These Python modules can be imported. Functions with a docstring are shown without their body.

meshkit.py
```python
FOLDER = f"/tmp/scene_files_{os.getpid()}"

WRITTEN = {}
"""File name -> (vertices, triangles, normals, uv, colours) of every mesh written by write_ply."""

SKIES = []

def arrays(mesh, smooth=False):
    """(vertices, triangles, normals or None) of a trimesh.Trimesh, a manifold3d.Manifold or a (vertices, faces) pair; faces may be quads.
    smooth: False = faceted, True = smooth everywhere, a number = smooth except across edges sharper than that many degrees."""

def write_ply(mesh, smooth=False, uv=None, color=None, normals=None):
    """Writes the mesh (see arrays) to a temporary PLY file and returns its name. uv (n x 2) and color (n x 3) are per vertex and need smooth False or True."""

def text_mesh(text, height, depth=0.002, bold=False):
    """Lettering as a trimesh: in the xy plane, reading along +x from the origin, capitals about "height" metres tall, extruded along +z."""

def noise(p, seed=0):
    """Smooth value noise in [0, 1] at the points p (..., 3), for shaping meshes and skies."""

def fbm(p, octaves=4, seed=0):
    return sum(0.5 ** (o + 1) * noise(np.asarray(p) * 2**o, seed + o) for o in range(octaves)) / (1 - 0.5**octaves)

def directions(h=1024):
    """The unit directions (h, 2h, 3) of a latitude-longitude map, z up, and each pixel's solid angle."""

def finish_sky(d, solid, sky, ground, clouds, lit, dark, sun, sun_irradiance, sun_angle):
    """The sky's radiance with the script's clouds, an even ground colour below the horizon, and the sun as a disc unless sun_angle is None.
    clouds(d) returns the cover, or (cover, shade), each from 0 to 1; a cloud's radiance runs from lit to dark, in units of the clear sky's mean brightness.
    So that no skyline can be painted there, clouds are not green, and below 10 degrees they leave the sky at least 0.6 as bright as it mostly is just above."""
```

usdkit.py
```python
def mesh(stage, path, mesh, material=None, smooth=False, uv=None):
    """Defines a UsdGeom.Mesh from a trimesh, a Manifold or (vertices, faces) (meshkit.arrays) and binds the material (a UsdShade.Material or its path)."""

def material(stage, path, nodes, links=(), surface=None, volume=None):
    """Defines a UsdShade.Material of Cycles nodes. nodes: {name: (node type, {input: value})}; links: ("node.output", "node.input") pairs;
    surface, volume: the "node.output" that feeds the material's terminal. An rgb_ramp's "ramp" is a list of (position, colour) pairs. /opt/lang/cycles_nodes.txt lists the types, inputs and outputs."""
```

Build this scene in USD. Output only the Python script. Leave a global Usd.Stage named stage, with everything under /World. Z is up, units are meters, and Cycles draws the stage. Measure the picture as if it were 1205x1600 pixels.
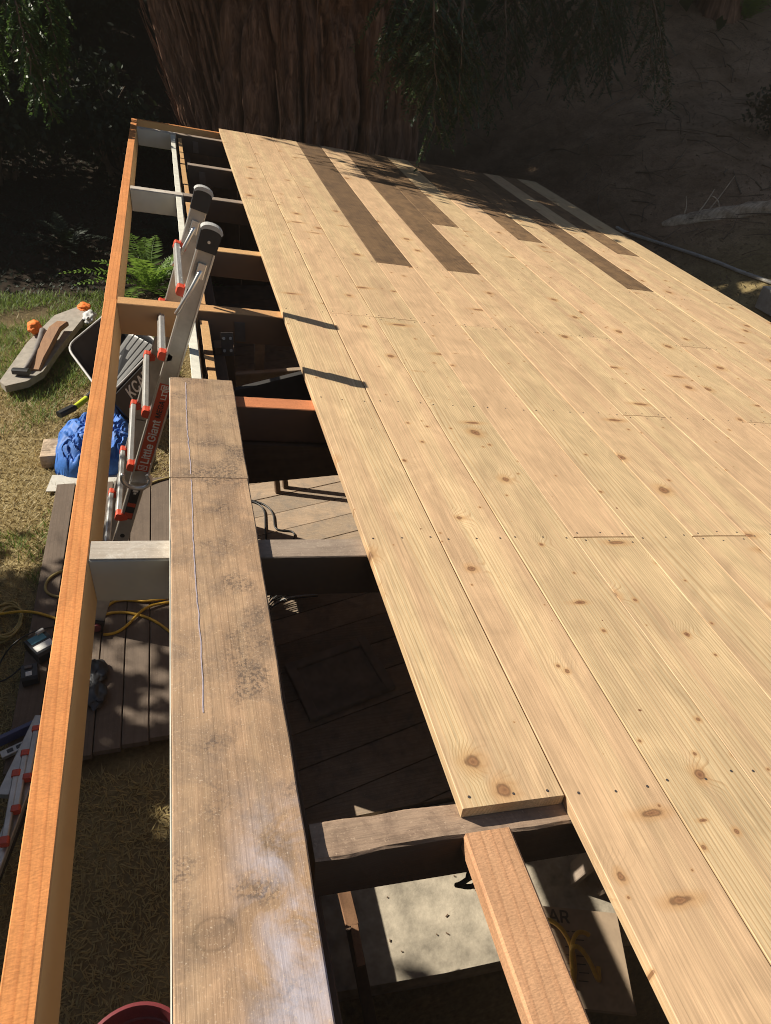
import math, numpy as np, trimesh, usdkit, meshkit
from pxr import Usd, UsdGeom, UsdLux, UsdShade, Gf, Sdf, Vt
from shapely.geometry import Polygon, box as sbox
from shapely import affinity

stage = Usd.Stage.CreateInMemory()
UsdGeom.SetStageUpAxis(stage, UsdGeom.Tokens.z)
UsdGeom.SetStageMetersPerUnit(stage, 1.0)
WORLD = UsdGeom.Xform.Define(stage, '/World')
UsdGeom.Scope.Define(stage, '/World/Looks')

# ------------------------------------------------------------------ camera, sky, sun
CAM = np.array([0.30176, 1.11623, 1.24779])
RIGHT = np.array([0.96564496, -0.24782298, 0.07818939])
DOWN = np.array([-0.08707825, -0.59207317, -0.80116587])
FWD = np.array([0.24484115, 0.76683319, -0.59331246])
EXPOSURE = 0.78
SUN_I, SKY_S = 1.25, 0.05
SUN_AZ, SUN_EL = math.radians(-58.04), math.radians(39.5)      # azimuth from +y towards +x

cam = UsdGeom.Camera.Define(stage, '/World/camera')
m = Gf.Matrix4d(*[float(a) for a in (*RIGHT, 0, *(-DOWN), 0, *(-FWD), 0, *CAM, 1)])
cam.AddTransformOp().Set(m)
cam.CreateHorizontalApertureAttr(36.0); cam.CreateVerticalApertureAttr(36.0 * 1024 / 771)
cam.CreateFocalLengthAttr(36.0 * 1113.6 / 1205)
cam.CreateClippingRangeAttr(Gf.Vec2f(0.02, 500))
cam.CreateExposureAttr(EXPOSURE)

dome = UsdLux.DomeLight.Define(stage, '/World/sky')
dome.GetPrim().SetCustomDataByKey('kind', 'structure')
skym = usdkit.material(stage, '/World/Looks/sky_look', {
    'sky': ('sky_texture', {'sky_type': 'single_scattering', 'sun_disc': False, 'sun_elevation': SUN_EL, 'sun_rotation': SUN_AZ}),
    'bg': ('background_shader', {'strength': SKY_S})}, [('sky.color', 'bg.color')], surface='bg.background')
UsdShade.MaterialBindingAPI.Apply(dome.GetPrim()).Bind(skym)
SUND = np.array([math.sin(SUN_AZ) * math.cos(SUN_EL), math.cos(SUN_AZ) * math.cos(SUN_EL), math.sin(SUN_EL)])
sun = UsdLux.DistantLight.Define(stage, '/World/sun')
zx = np.cross([0, 0, 1.0], SUND); zx /= np.linalg.norm(zx); zy = np.cross(SUND, zx)
sun.AddTransformOp().Set(Gf.Matrix4d(*[float(a) for a in (*zx, 0, *zy, 0, *SUND, 0, 0, 0, 30, 1)]))
sun.CreateIntensityAttr(SUN_I); sun.CreateAngleAttr(0.53); sun.CreateNormalizeAttr(True)
sun.CreateColorAttr(Gf.Vec3f(1.0, 0.93, 0.80))

# ------------------------------------------------------------------ helpers: prims
taken = {}
def numbered(path):
    n = taken.get(path, -1) + 1
    taken[path] = n
    return path if n == 0 else f'{path}_{n:03d}'
BASE = {}
def custom(p, label=None, cat=None, group=None, kind=None):
    for k, v in (('label', label), ('category', cat), ('group', group), ('kind', kind)):
        if v: p.SetCustomDataByKey(k, v)
    return p
def thing(name, label, cat, base=(0, 0, 0), group=None):
    path = numbered('/World/' + name)
    x = UsdGeom.Xform.Define(stage, path); x.AddTranslateOp().Set(Gf.Vec3d(*map(float, base)))
    custom(x.GetPrim(), label, cat, group)
    BASE[path] = np.array(base, float)
    return path
def setting(name):
    path = numbered('/World/' + name)
    x = UsdGeom.Xform.Define(stage, path); custom(x.GetPrim(), kind='structure'); BASE[path] = np.zeros(3)
    return path
def tm(mesh):
    if isinstance(mesh, list): return trimesh.util.concatenate([tm(q) for q in mesh])
    if isinstance(mesh, tuple):
        v, f, _ = meshkit.arrays(mesh); return trimesh.Trimesh(v, f, process=False)
    return mesh
def part(parent, name, mesh, mat, smooth=False, label=None, kind=None):
    mesh = tm(mesh).copy()
    b = BASE[parent]
    mesh.apply_translation(-b)
    path = numbered(parent + '/' + name)
    p = usdkit.mesh(stage, path, mesh, mat, smooth=smooth)
    custom(p.GetPrim(), label=label, kind=kind)
    BASE[path] = b
    return path
def single(name, mesh, mat, label=None, cat=None, group=None, kind=None, smooth=False):
    path = numbered('/World/' + name)
    p = usdkit.mesh(stage, path, tm(mesh), mat, smooth=smooth)
    custom(p.GetPrim(), label, cat, group, kind); BASE[path] = np.zeros(3)
    return path

# ------------------------------------------------------------------ helpers: meshes
def loft(rings, cap=True):
    rings = np.asarray(rings, float); mm, n, _ = rings.shape
    v = rings.reshape(-1, 3); f = []
    i = np.arange(n); j = (i + 1) % n
    for k in range(mm - 1):
        a, b = k * n, (k + 1) * n
        f += [np.stack([a + i, a + j, b + j], 1), np.stack([a + i, b + j, b + i], 1)]
    f = np.vstack(f)
    if cap:
        c0, c1 = len(v), len(v) + 1
        v = np.vstack([v, rings[0].mean(0), rings[-1].mean(0)])
        f = np.vstack([f, np.stack([np.full(n, c0), j, i], 1), np.stack([np.full(n, c1), (mm - 1) * n + i, (mm - 1) * n + j], 1)])
    return trimesh.Trimesh(v, f, process=False)
def tube(pts, r, n=8, cap=True):
    pts = np.asarray(pts, float); r = np.broadcast_to(r, (len(pts),))
    t = np.gradient(pts, axis=0); t /= np.linalg.norm(t, axis=1, keepdims=True) + 1e-12
    up = np.array([0, 0, 1.0]) if abs(t[0][2]) < .9 else np.array([1.0, 0, 0])
    rings = []; x = np.cross(up, t[0])
    for k in range(len(pts)):
        x = x - t[k] * (x @ t[k]); x /= np.linalg.norm(x) + 1e-12; y = np.cross(t[k], x)
        a = np.linspace(0, 2 * np.pi, n, endpoint=False)
        rings.append(pts[k] + r[k] * (np.cos(a)[:, None] * x + np.sin(a)[:, None] * y))
    return loft(rings, cap)
def curve(ctrl, n=40):
    from scipy.interpolate import CubicSpline
    c = np.asarray(ctrl, float); d = np.r_[0, np.cumsum(np.linalg.norm(np.diff(c, axis=0), axis=1))]
    return CubicSpline(d, c)(np.linspace(0, d[-1], n))
def board(a, b, width, height, up=(0, 0, 1), ch=.003, n=2, wob=0, seed=0):
    """A chamfered board from a to b (the middles of its ends); width across, height along up."""
    a, b = np.asarray(a, float), np.asarray(b, float); d = (b - a); L = np.linalg.norm(d); d /= L
    up = np.asarray(up, float); up = up - d * (up @ d); up /= np.linalg.norm(up); s = np.cross(d, up)
    w, h = width / 2, height / 2
    prof = np.array([(-w + ch, -h), (w - ch, -h), (w, -h + ch), (w, h - ch), (w - ch, h), (-w + ch, h), (-w, h - ch), (-w, -h + ch)])
    rg = np.random.default_rng(seed); rings = []
    for t in np.linspace(0, 1, n):
        o = rg.normal(0, wob, 2) if wob else (0, 0)
        rings.append(a + d * L * t + (prof[:, :1] + o[0]) * s + (prof[:, 1:] + o[1]) * up)
    return loft(rings)
def bx(x0, x1, y0, y1, z0, z1, ch=.003):
    if (x1 - x0) >= (y1 - y0):
        return board(((x0), (y0 + y1) / 2, (z0 + z1) / 2), ((x1), (y0 + y1) / 2, (z0 + z1) / 2), y1 - y0, z1 - z0, ch=min(ch, (z1 - z0) / 3, (y1 - y0) / 3))
    return board(((x0 + x1) / 2, y0, (z0 + z1) / 2), ((x0 + x1) / 2, y1, (z0 + z1) / 2), x1 - x0, z1 - z0, ch=min(ch, (z1 - z0) / 3, (x1 - x0) / 3))
SL = 0.114782; CS_, SN_ = math.cos(SL), math.sin(SL)
def P(u, y, h=0.0): return np.array([u * CS_, y, -u * SN_ + h])
def ubox(u0, u1, y0, y1, h0, h1, ch=.003, ya=0.0):
    """A board in the roof's own slope; ya skews the two long edges in y over its length."""
    prof = [(0 + ch, 0), (1 - ch, 0), (1, ch), (1, 1 - ch), (1 - ch, 1), (ch, 1), (0, 1 - ch), (0, ch)]
    if (u1 - u0) > (y1 - y0):
        W_, H_ = y1 - y0, h1 - h0; c = ch
        pr = [(c, 0), (W_ - c, 0), (W_, c), (W_, H_ - c), (W_ - c, H_), (c, H_), (0, H_ - c), (0, c)]
        return loft([[P(u, y0 + a + (ya if k else 0), h0 + b) for a, b in pr] for k, u in enumerate((u0, u1))][::-1])
    W_, H_ = u1 - u0, h1 - h0; c = ch
    pr = [(c, 0), (W_ - c, 0), (W_, c), (W_, H_ - c), (W_ - c, H_), (c, H_), (0, H_ - c), (0, c)]
    return loft([[P(u0 + a, y, h0 + b) for a, b in pr] for y in (y0, y1)][::-1])
def flip_ok(mesh):
    mesh = tm(mesh)
    if mesh.is_watertight and mesh.volume < 0: mesh.invert()
    return mesh
def rot_to(mesh, ex, ey, ez, o):
    M = np.eye(4); M[:3, 0], M[:3, 1], M[:3, 2], M[:3, 3] = ex, ey, ez, o
    mesh = mesh.copy(); mesh.apply_transform(M); return mesh

# ------------------------------------------------------------------ materials
def mat(name, nodes, links, surface='p.BSDF', volume=None):
    return usdkit.material(stage, '/World/Looks/' + name, nodes, links, surface=surface, volume=volume)
def plain(name, col, rough=.5, metal=0., var=.25, vscale=14., bump=.0, bscale=60., spec=.5):
    """One colour, mottled by noise, with fine relief."""
    lo = [c * (1 - var) for c in col]; hi = [min(1, c * (1 + var)) for c in col]
    return mat(name, {
        'g': ('geometry', {}), 'n': ('noise_texture', {'scale': vscale, 'detail': 6., 'roughness': .65}),
        'r': ('rgb_ramp', {'ramp': [(.3, lo), (.7, hi)]}),
        'n2': ('noise_texture', {'scale': bscale, 'detail': 4.}), 'b': ('bump', {'strength': bump, 'distance': .004}),
        'p': ('principled_bsdf', {'roughness': rough, 'metallic': metal, 'specular_ior_level': spec})},
        [('g.position', 'n.vector'), ('n.fac', 'r.fac'), ('r.color', 'p.base_color'), ('g.position', 'n2.vector'), ('n2.fac', 'b.height'), ('b.normal', 'p.normal')])

def wood(name, light, late, tint, axis='y', lines=12., knots=0.0, line_amt=.55, tint_amt=.6, stain=None, stain_amt=0., rough=.62, bump=.25, saw=0., val_var=.12, spec=.3, side=None, cloud=.09, extra=None, rand_tone=.06):
    """Sawn timber: stretched contour lines for grain, bent round knots; every board differs by its own random number."""
    N, L = {}, []
    al = {'x': (.09, 1, 1), 'y': (1, .09, 1), 'z': (1, 1, .09)}[axis]
    fine = {'x': (5, 260, 260), 'y': (260, 5, 260), 'z': (260, 260, 5)}[axis]
    N['g'] = ('geometry', {}); N['oi'] = ('object_info', {})
    N['of'] = ('vector_math', {'math_type': 'scale', 'vector1': (37.3, 91.7, 13.9)}); L.append(('oi.random', 'of.scale'))
    N['q'] = ('vector_math', {'math_type': 'add'}); L += [('g.position', 'q.vector1'), ('of.vector', 'q.vector2')]
    N['qs'] = ('vector_math', {'math_type': 'multiply', 'vector2': al}); L.append(('q.vector', 'qs.vector1'))
    N['n1'] = ('noise_texture', {'scale': 4.6, 'detail': 1.6, 'roughness': .4}); L.append(('qs.vector', 'n1.vector'))
    N['sx'] = ('separate_xyz', {}); L.append(('q.vector', 'sx.vector'))
    cross = {'x': 'y', 'y': 'x', 'z': 'x'}[axis]
    N['n1s'] = ('math', {'math_type': 'multiply', 'value2': .7}); L.append(('n1.fac', 'n1s.value1'))
    N['m1'] = ('math', {'math_type': 'multiply_add', 'value2': 3.6}); L += [('sx.' + cross, 'm1.value1'), ('n1s.value', 'm1.value3')]
    last = 'm1.value'
    if knots:
        N['v'] = ('voronoi_texture', {'dimensions': '2D', 'feature': 'f1', 'scale': 3.8, 'randomness': 1.0}); L.append(('q.vector', 'v.vector'))
        N['vc'] = ('separate_color', {}); L.append(('v.color', 'vc.color'))
        N['kon'] = ('math', {'math_type': 'greater_than', 'value2': 1 - knots}); L.append(('vc.r', 'kon.value1'))
        N['rk'] = ('math', {'math_type': 'multiply_add', 'value2': 7.31}); N['rkf'] = ('math', {'math_type': 'fraction'}); L += [('oi.random', 'rk.value1'), ('rk.value', 'rkf.value1')]
        N['kth'] = ('map_range', {'from_min': 0., 'from_max': 1., 'to_min': 1 - knots * 1.5, 'to_max': 1 - knots * .25}); L += [('rkf.result' if False else 'rkf.value', 'kth.value'), ('kth.result', 'kon.value2')]
        N['ks'] = ('map_range', {'from_min': 1 - knots, 'from_max': 1.0, 'to_min': 0.022, 'to_max': 0.085, 'clamp': True}); L.append(('vc.r', 'ks.value'))
        N['ks2'] = ('math', {'math_type': 'multiply_add', 'value3': .0004}); L += [('ks.result', 'ks2.value1'), ('kon.value', 'ks2.value2')]
        N['wn'] = ('noise_texture', {'scale': 34., 'detail': 3.}); L.append(('q.vector', 'wn.vector'))
        N['wd'] = ('math', {'math_type': 'multiply_add', 'value2': .09}); L += [('wn.fac', 'wd.value1'), ('v.distance', 'wd.value3')]
        N['wd2'] = ('math', {'math_type': 'subtract', 'value2': .045}); L.append(('wd.value', 'wd2.value1'))
        N['t1'] = ('math', {'math_type': 'divide'}); L += [('wd2.value', 't1.value1'), ('ks2.value', 't1.value2')]
        # spike knots: the same thing drawn out across the board
        N['qk'] = ('vector_math', {'math_type': 'multiply', 'vector2': (.42, 1.35, 1)}); L.append(('q.vector', 'qk.vector1'))
        N['vk'] = ('voronoi_texture', {'dimensions': '2D', 'feature': 'f1', 'scale': 3.1, 'randomness': 1.0}); L.append(('qk.vector', 'vk.vector'))
        N['vkc'] = ('separate_color', {}); L.append(('vk.color', 'vkc.color'))
        N['kk'] = ('map_range', {'from_min': .38, 'from_max': 1.0, 'to_min': 0.0, 'to_max': 0.05, 'clamp': True}); L.append(('vkc.g', 'kk.value'))
        N['kk2'] = ('math', {'math_type': 'add', 'value2': .0004}); L.append(('kk.result', 'kk2.value1'))
        N['wk'] = ('math', {'math_type': 'multiply_add', 'value2': .05}); L += [('wn.fac', 'wk.value1'), ('vk.distance', 'wk.value3')]
        N['wk2'] = ('math', {'math_type': 'subtract', 'value2': .025}); L.append(('wk.value', 'wk2.value1'))
        N['t2'] = ('math', {'math_type': 'divide'}); L += [('wk2.value', 't2.value1'), ('kk2.value', 't2.value2')]
        N['vp'] = ('voronoi_texture', {'dimensions': '2D', 'feature': 'f1', 'scale': 8.5, 'randomness': 1.0}); L.append(('q.vector', 'vp.vector'))
        N['vpc'] = ('separate_color', {}); L.append(('vp.color', 'vpc.color'))
        N['kp'] = ('map_range', {'from_min': .72, 'from_max': 1.0, 'to_min': 0.0003, 'to_max': 0.055, 'clamp': True}); L.append(('vpc.b', 'kp.value'))
        N['t3'] = ('math', {'math_type': 'divide'}); L += [('vp.distance', 't3.value1'), ('kp.result', 't3.value2')]
        N['t12'] = ('math', {'math_type': 'minimum'}); L += [('t1.value', 't12.value1'), ('t2.value', 't12.value2')]
        N['t'] = ('math', {'math_type': 'minimum'}); L += [('t12.value', 't.value1'), ('t3.value', 't.value2')]
        N['km'] = ('map_range', {'from_min': .6, 'from_max': 1.2, 'to_min': 1., 'to_max': 0., 'clamp': True}); L.append(('t.value', 'km.value'))
        N['kh'] = ('map_range', {'range_type': 'smoothstep', 'from_min': .8, 'from_max': 3.0, 'to_min': .5, 'to_max': 0., 'clamp': True}); L.append(('t.value', 'kh.value'))
        N['kb'] = ('map_range', {'range_type': 'smoothstep', 'from_min': 0., 'from_max': .24, 'to_min': .13, 'to_max': 0., 'clamp': True}); L.append(('v.distance', 'kb.value'))
        N['kbm'] = ('math', {'math_type': 'multiply'}); L += [('kb.result', 'kbm.value1'), ('kon.value', 'kbm.value2')]
        N['m2'] = ('math', {'math_type': 'add'}); L += [(last, 'm2.value1'), ('kbm.value', 'm2.value2')]
        last = 'm2.value'
    N['mf'] = ('math', {'math_type': 'multiply', 'value2': lines}); L.append((last, 'mf.value1'))
    N['fr'] = ('math', {'math_type': 'fraction'}); L.append(('mf.value', 'fr.value1'))
    N['ring'] = ('rgb_ramp', {'ramp': [(0, (.15,) * 3), (.55, (.25,) * 3), (.86, (1,) * 3), (.97, (.45,) * 3), (1, (.15,) * 3)]}); L.append(('fr.value', 'ring.fac'))
    N['rl'] = ('math', {'math_type': 'multiply', 'value2': line_amt}); N['rb'] = ('rgb_to_bw', {}); L += [('ring.color', 'rb.color'), ('rb.val', 'rl.value1')]
    N['c1'] = ('mix', {'color1': light, 'color2': late}); L.append(('rl.value', 'c1.fac'))
    # broad streaks of heartwood along the board
    N['qt'] = ('vector_math', {'math_type': 'multiply', 'vector2': {'x': (.05, 1, 1), 'y': (1, .05, 1), 'z': (1, 1, .05)}[axis]}); L.append(('q.vector', 'qt.vector1'))
    N['n2'] = ('noise_texture', {'scale': 13., 'detail': 3.}); L.append(('qt.vector', 'n2.vector'))
    N['h'] = ('math', {'math_type': 'multiply_add', 'value2': .30}); L += [('oi.random', 'h.value1'), ('n2.fac', 'h.value3')]
    N['tr'] = ('map_range', {'from_min': .54, 'from_max': .78, 'to_min': 0., 'to_max': tint_amt, 'clamp': True}); L.append(('h.value', 'tr.value'))
    N['c2'] = ('mix', {'color2': tint}); L += [('c1.color', 'c2.color1'), ('tr.result', 'c2.fac')]
    # cloudy sheen across the grain, put into the colour, board-to-board tone
    N['qc'] = ('vector_math', {'math_type': 'multiply', 'vector2': {'x': (5, 9, 9), 'y': (9, 5, 9), 'z': (9, 9, 5)}[axis]}); L.append(('q.vector', 'qc.vector1'))
    N['nc'] = ('noise_texture', {'scale': 1., 'detail': 3., 'roughness': .55, 'distortion': 1.2}); L.append(('qc.vector', 'nc.vector'))
    N['cv'] = ('map_range', {'from_min': .3, 'from_max': .7, 'to_min': 1 - cloud, 'to_max': 1 + cloud}); L.append(('nc.fac', 'cv.value'))
    N['rv'] = ('map_range', {'from_min': 0., 'from_max': 1., 'to_min': 1 - rand_tone, 'to_max': 1 + rand_tone * .6}); L.append(('oi.random', 'rv.value'))
    N['cm'] = ('math', {'math_type': 'multiply'}); L += [('cv.result', 'cm.value1'), ('rv.result', 'cm.value2')]
    N['hc'] = ('hsv', {}); L += [('cm.value', 'hc.value'), ('c2.color', 'hc.color')]
    # fibres
    N['qf'] = ('vector_math', {'math_type': 'multiply', 'vector2': fine}); L.append(('q.vector', 'qf.vector1'))
    N['n3'] = ('noise_texture', {'scale': 1., 'detail': 3., 'roughness': .6}); L.append(('qf.vector', 'n3.vector'))
    N['fv'] = ('map_range', {'from_min': .25, 'from_max': .75, 'to_min': 1 - val_var, 'to_max': 1 + val_var * .6}); L.append(('n3.fac', 'fv.value'))
    N['hs'] = ('hsv', {}); L += [('fv.result', 'hs.value'), ('hc.color', 'hs.color')]
    col = 'hs.color'
    if stain:
        N['ns'] = ('noise_texture', {'scale': 9., 'detail': 8., 'roughness': .72, 'distortion': .6}); L.append(('q.vector', 'ns.vector'))
        N['sr'] = ('map_range', {'from_min': .46, 'from_max': .68, 'to_min': 0., 'to_max': stain_amt, 'clamp': True}); L.append(('ns.fac', 'sr.value'))
        N['c3'] = ('mix', {'color2': stain}); L += [(col, 'c3.color1'), ('sr.result', 'c3.fac')]
        N['np'] = ('noise_texture', {'scale': 130., 'detail': 3., 'roughness': .7}); L.append(('q.vector', 'np.vector'))
        N['pr'] = ('map_range', {'from_min': .60, 'from_max': .72, 'to_min': 0., 'to_max': .5, 'clamp': True}); L.append(('np.fac', 'pr.value'))
        N['c4'] = ('mix', {'color2': tuple(min(1, 1.7 * a) for a in light)}); L += [('c3.color', 'c4.color1'), ('pr.result', 'c4.fac')]
        col = 'c4.color'
    if knots:
        N['ch'] = ('mix', {'color2': (.46, .24, .09)}); L += [('kh.result', 'ch.fac'), (col, 'ch.color1')]
        N['kr'] = ('rgb_ramp', {'ramp': [(0, (.16, .07, .035)), (.45, (.30, .15, .07)), (.8, (.09, .04, .02)), (1, (.24, .12, .055))]}); L.append(('t.value', 'kr.fac'))
        N['kf'] = ('math', {'math_type': 'multiply', 'value2': .9}); L.append(('km.result', 'kf.value1'))
        N['ck'] = ('mix', {}); L += [('kf.value', 'ck.fac'), ('ch.color', 'ck.color1'), ('kr.color', 'ck.color2')]
        # warmer halo round a knot
        col = 'ck.color'
    if saw:
        sc = {'x': (330, 120, 120), 'y': (120, 330, 120), 'z': (120, 120, 330)}[axis]
        N['qw'] = ('vector_math', {'math_type': 'multiply', 'vector2': sc}); L.append(('g.position', 'qw.vector1'))
        N['nw'] = ('noise_texture', {'scale': 1., 'detail': 2., 'roughness': .5}); L.append(('qw.vector', 'nw.vector'))
        N['sw'] = ('map_range', {'from_min': .35, 'from_max': .62, 'to_min': 1 - saw, 'to_max': 1.05, 'clamp': True}); L.append(('nw.fac', 'sw.value'))
        N['hw'] = ('hsv', {}); L += [('sw.result', 'hw.value'), (col, 'hw.color')]
        col = 'hw.color'
    if extra: col = extra(N, L, col)
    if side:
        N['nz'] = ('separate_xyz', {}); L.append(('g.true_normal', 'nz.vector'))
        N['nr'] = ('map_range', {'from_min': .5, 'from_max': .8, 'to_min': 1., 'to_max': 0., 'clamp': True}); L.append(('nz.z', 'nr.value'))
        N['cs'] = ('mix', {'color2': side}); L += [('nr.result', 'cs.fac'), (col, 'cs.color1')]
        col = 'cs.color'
    N['bh'] = ('math', {'math_type': 'multiply_add', 'value2': .4}); L += [('rb.val', 'bh.value1'), ('n3.fac' if not saw else 'nw.fac', 'bh.value3')]
    N['b'] = ('bump', {'strength': bump, 'distance': .0015}); L.append(('bh.value', 'b.height'))
    N['p'] = ('principled_bsdf', {'roughness': rough, 'specular_ior_level': spec}); L += [(col, 'p.base_color'), ('b.normal', 'p.normal')]
    return mat(name, N, L)

def leafy(name, cols, trans=.35, rough=.45):
    return mat(name, {'g': ('geometry', {}), 'r': ('rgb_ramp', {'ramp': cols}), 'd': ('principled_bsdf', {'roughness': rough}),
                      't': ('translucent_bsdf', {}), 'm': ('mix_closure', {'fac': trans}),
                      'hs': ('hsv', {'value': 1.3, 'hue': .49})},
               [('g.random_per_island', 'r.fac'), ('r.color', 'd.base_color'), ('r.color', 'hs.color'), ('hs.color', 't.color'), ('d.BSDF', 'm.closure1'), ('t.BSDF', 'm.closure2')], surface='m.closure')

M = {}
M['new'] = wood('new_plank_look', (.695, .52, .30), (.47, .285, .135), (.56, .37, .215), lines=27, knots=.38, line_amt=.75, tint_amt=.95, val_var=.3, cloud=.12, rand_tone=.12)
M['old_plank'] = wood('weathered_plank_look', (.215, .128, .064), (.12, .07, .036), (.26, .155, .075), lines=14, line_amt=.6, stain=(.075, .046, .027), stain_amt=.8, rough=.75, bump=.5, cloud=.16, val_var=.3, rand_tone=.2)
def wide_marks(N, L, col):
    """Mould clusters, a big ringed knot and a smear of blue chalk dust near the board's end."""
    N['mb'] = ('noise_texture', {'scale': 6.5, 'detail': 2.}); N['ms'] = ('noise_texture', {'scale': 120., 'detail': 3., 'roughness': .7})
    L += [('g.position', 'mb.vector'), ('g.position', 'ms.vector')]
    N['mb2'] = ('map_range', {'from_min': .52, 'from_max': .64, 'to_min': 0., 'to_max': 1., 'clamp': True}); N['ms2'] = ('map_range', {'from_min': .46, 'from_max': .58, 'to_min': .25, 'to_max': 1., 'clamp': True})
    L += [('mb.fac', 'mb2.value'), ('ms.fac', 'ms2.value')]
    N['mm'] = ('math', {'math_type': 'multiply'}); L += [('mb2.result', 'mm.value1'), ('ms2.result', 'mm.value2')]
    N['mm2'] = ('math', {'math_type': 'multiply', 'value2': .75}); L.append(('mm.value', 'mm2.value1'))
    N['cm1'] = ('mix', {'color2': (.085, .062, .05)}); L += [('mm2.value', 'cm1.fac'), (col, 'cm1.color1')]
    N['kd'] = ('vector_math', {'math_type': 'subtract', 'vector2': (.258, 1.661, 0)}); L.append(('g.position', 'kd.vector1'))
    N['kd2'] = ('vector_math', {'math_type': 'multiply', 'vector2': (.95, 1.25, 0)}); L.append(('kd.vector', 'kd2.vector1'))
    N['kl'] = ('vector_math', {'math_type': 'length'}); L.append(('kd2.vector', 'kl.vector1'))
    N['kn'] = ('math', {'math_type': 'multiply_add', 'value2': .016}); L += [('ms.fac', 'kn.value1'), ('kl.value', 'kn.value3')]
    N['kx'] = ('rgb_ramp', {'ramp': [(0, (.8,) * 3), (.17, (.68,) * 3), (.12, (.62,) * 3), (.30, (.74,) * 3), (.36, (.55,) * 3), (.40, (.74,) * 3), (.50, (.85,) * 3), (.75, (1,) * 3), (1, (1,) * 3)]})
    N['ksc'] = ('math', {'math_type': 'multiply', 'value2': 9.}); L += [('kn.value', 'ksc.value1'), ('ksc.value', 'kx.fac')]
    N['cm2'] = ('mix', {'mix_type': 'multiply', 'fac': 1.}); L += [('cm1.color', 'cm2.color1'), ('kx.color', 'cm2.color2')]
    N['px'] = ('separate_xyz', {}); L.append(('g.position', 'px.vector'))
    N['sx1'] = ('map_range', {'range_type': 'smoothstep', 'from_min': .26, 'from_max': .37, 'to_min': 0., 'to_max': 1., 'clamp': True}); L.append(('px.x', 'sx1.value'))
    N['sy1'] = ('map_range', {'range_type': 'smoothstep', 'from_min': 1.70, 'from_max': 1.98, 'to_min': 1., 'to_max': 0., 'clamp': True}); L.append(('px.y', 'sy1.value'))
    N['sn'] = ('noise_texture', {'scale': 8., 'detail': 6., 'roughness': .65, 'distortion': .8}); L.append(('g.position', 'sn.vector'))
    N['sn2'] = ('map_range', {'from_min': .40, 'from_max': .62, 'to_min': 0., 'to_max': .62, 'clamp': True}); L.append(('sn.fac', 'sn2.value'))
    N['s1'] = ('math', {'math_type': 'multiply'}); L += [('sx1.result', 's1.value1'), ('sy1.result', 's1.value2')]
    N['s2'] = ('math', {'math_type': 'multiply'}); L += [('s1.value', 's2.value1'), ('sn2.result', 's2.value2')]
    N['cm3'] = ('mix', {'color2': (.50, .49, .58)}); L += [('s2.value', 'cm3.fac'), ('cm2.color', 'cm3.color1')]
    N['d1'] = ('noise_texture', {'scale': 300., 'detail': 2.}); L.append(('g.position', 'd1.vector'))
    N['d2'] = ('map_range', {'from_min': .63, 'from_max': .72, 'to_min': 0., 'to_max': .5, 'clamp': True}); L.append(('d1.fac', 'd2.value'))
    N['cm4'] = ('mix', {'color2': (.66, .52, .38)}); L += [('d2.result', 'cm4.fac'), ('cm3.color', 'cm4.color1')]
    return 'cm4.color'
M['wide'] = wood('wide_board_look', (.41, .275, .165), (.27, .165, .095), (.36, .22, .13), lines=10, line_amt=.35, stain=(.21, .145, .10), stain_amt=.8, rough=.6, bump=.5, spec=.4, cloud=.2, extra=wide_marks)
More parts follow.
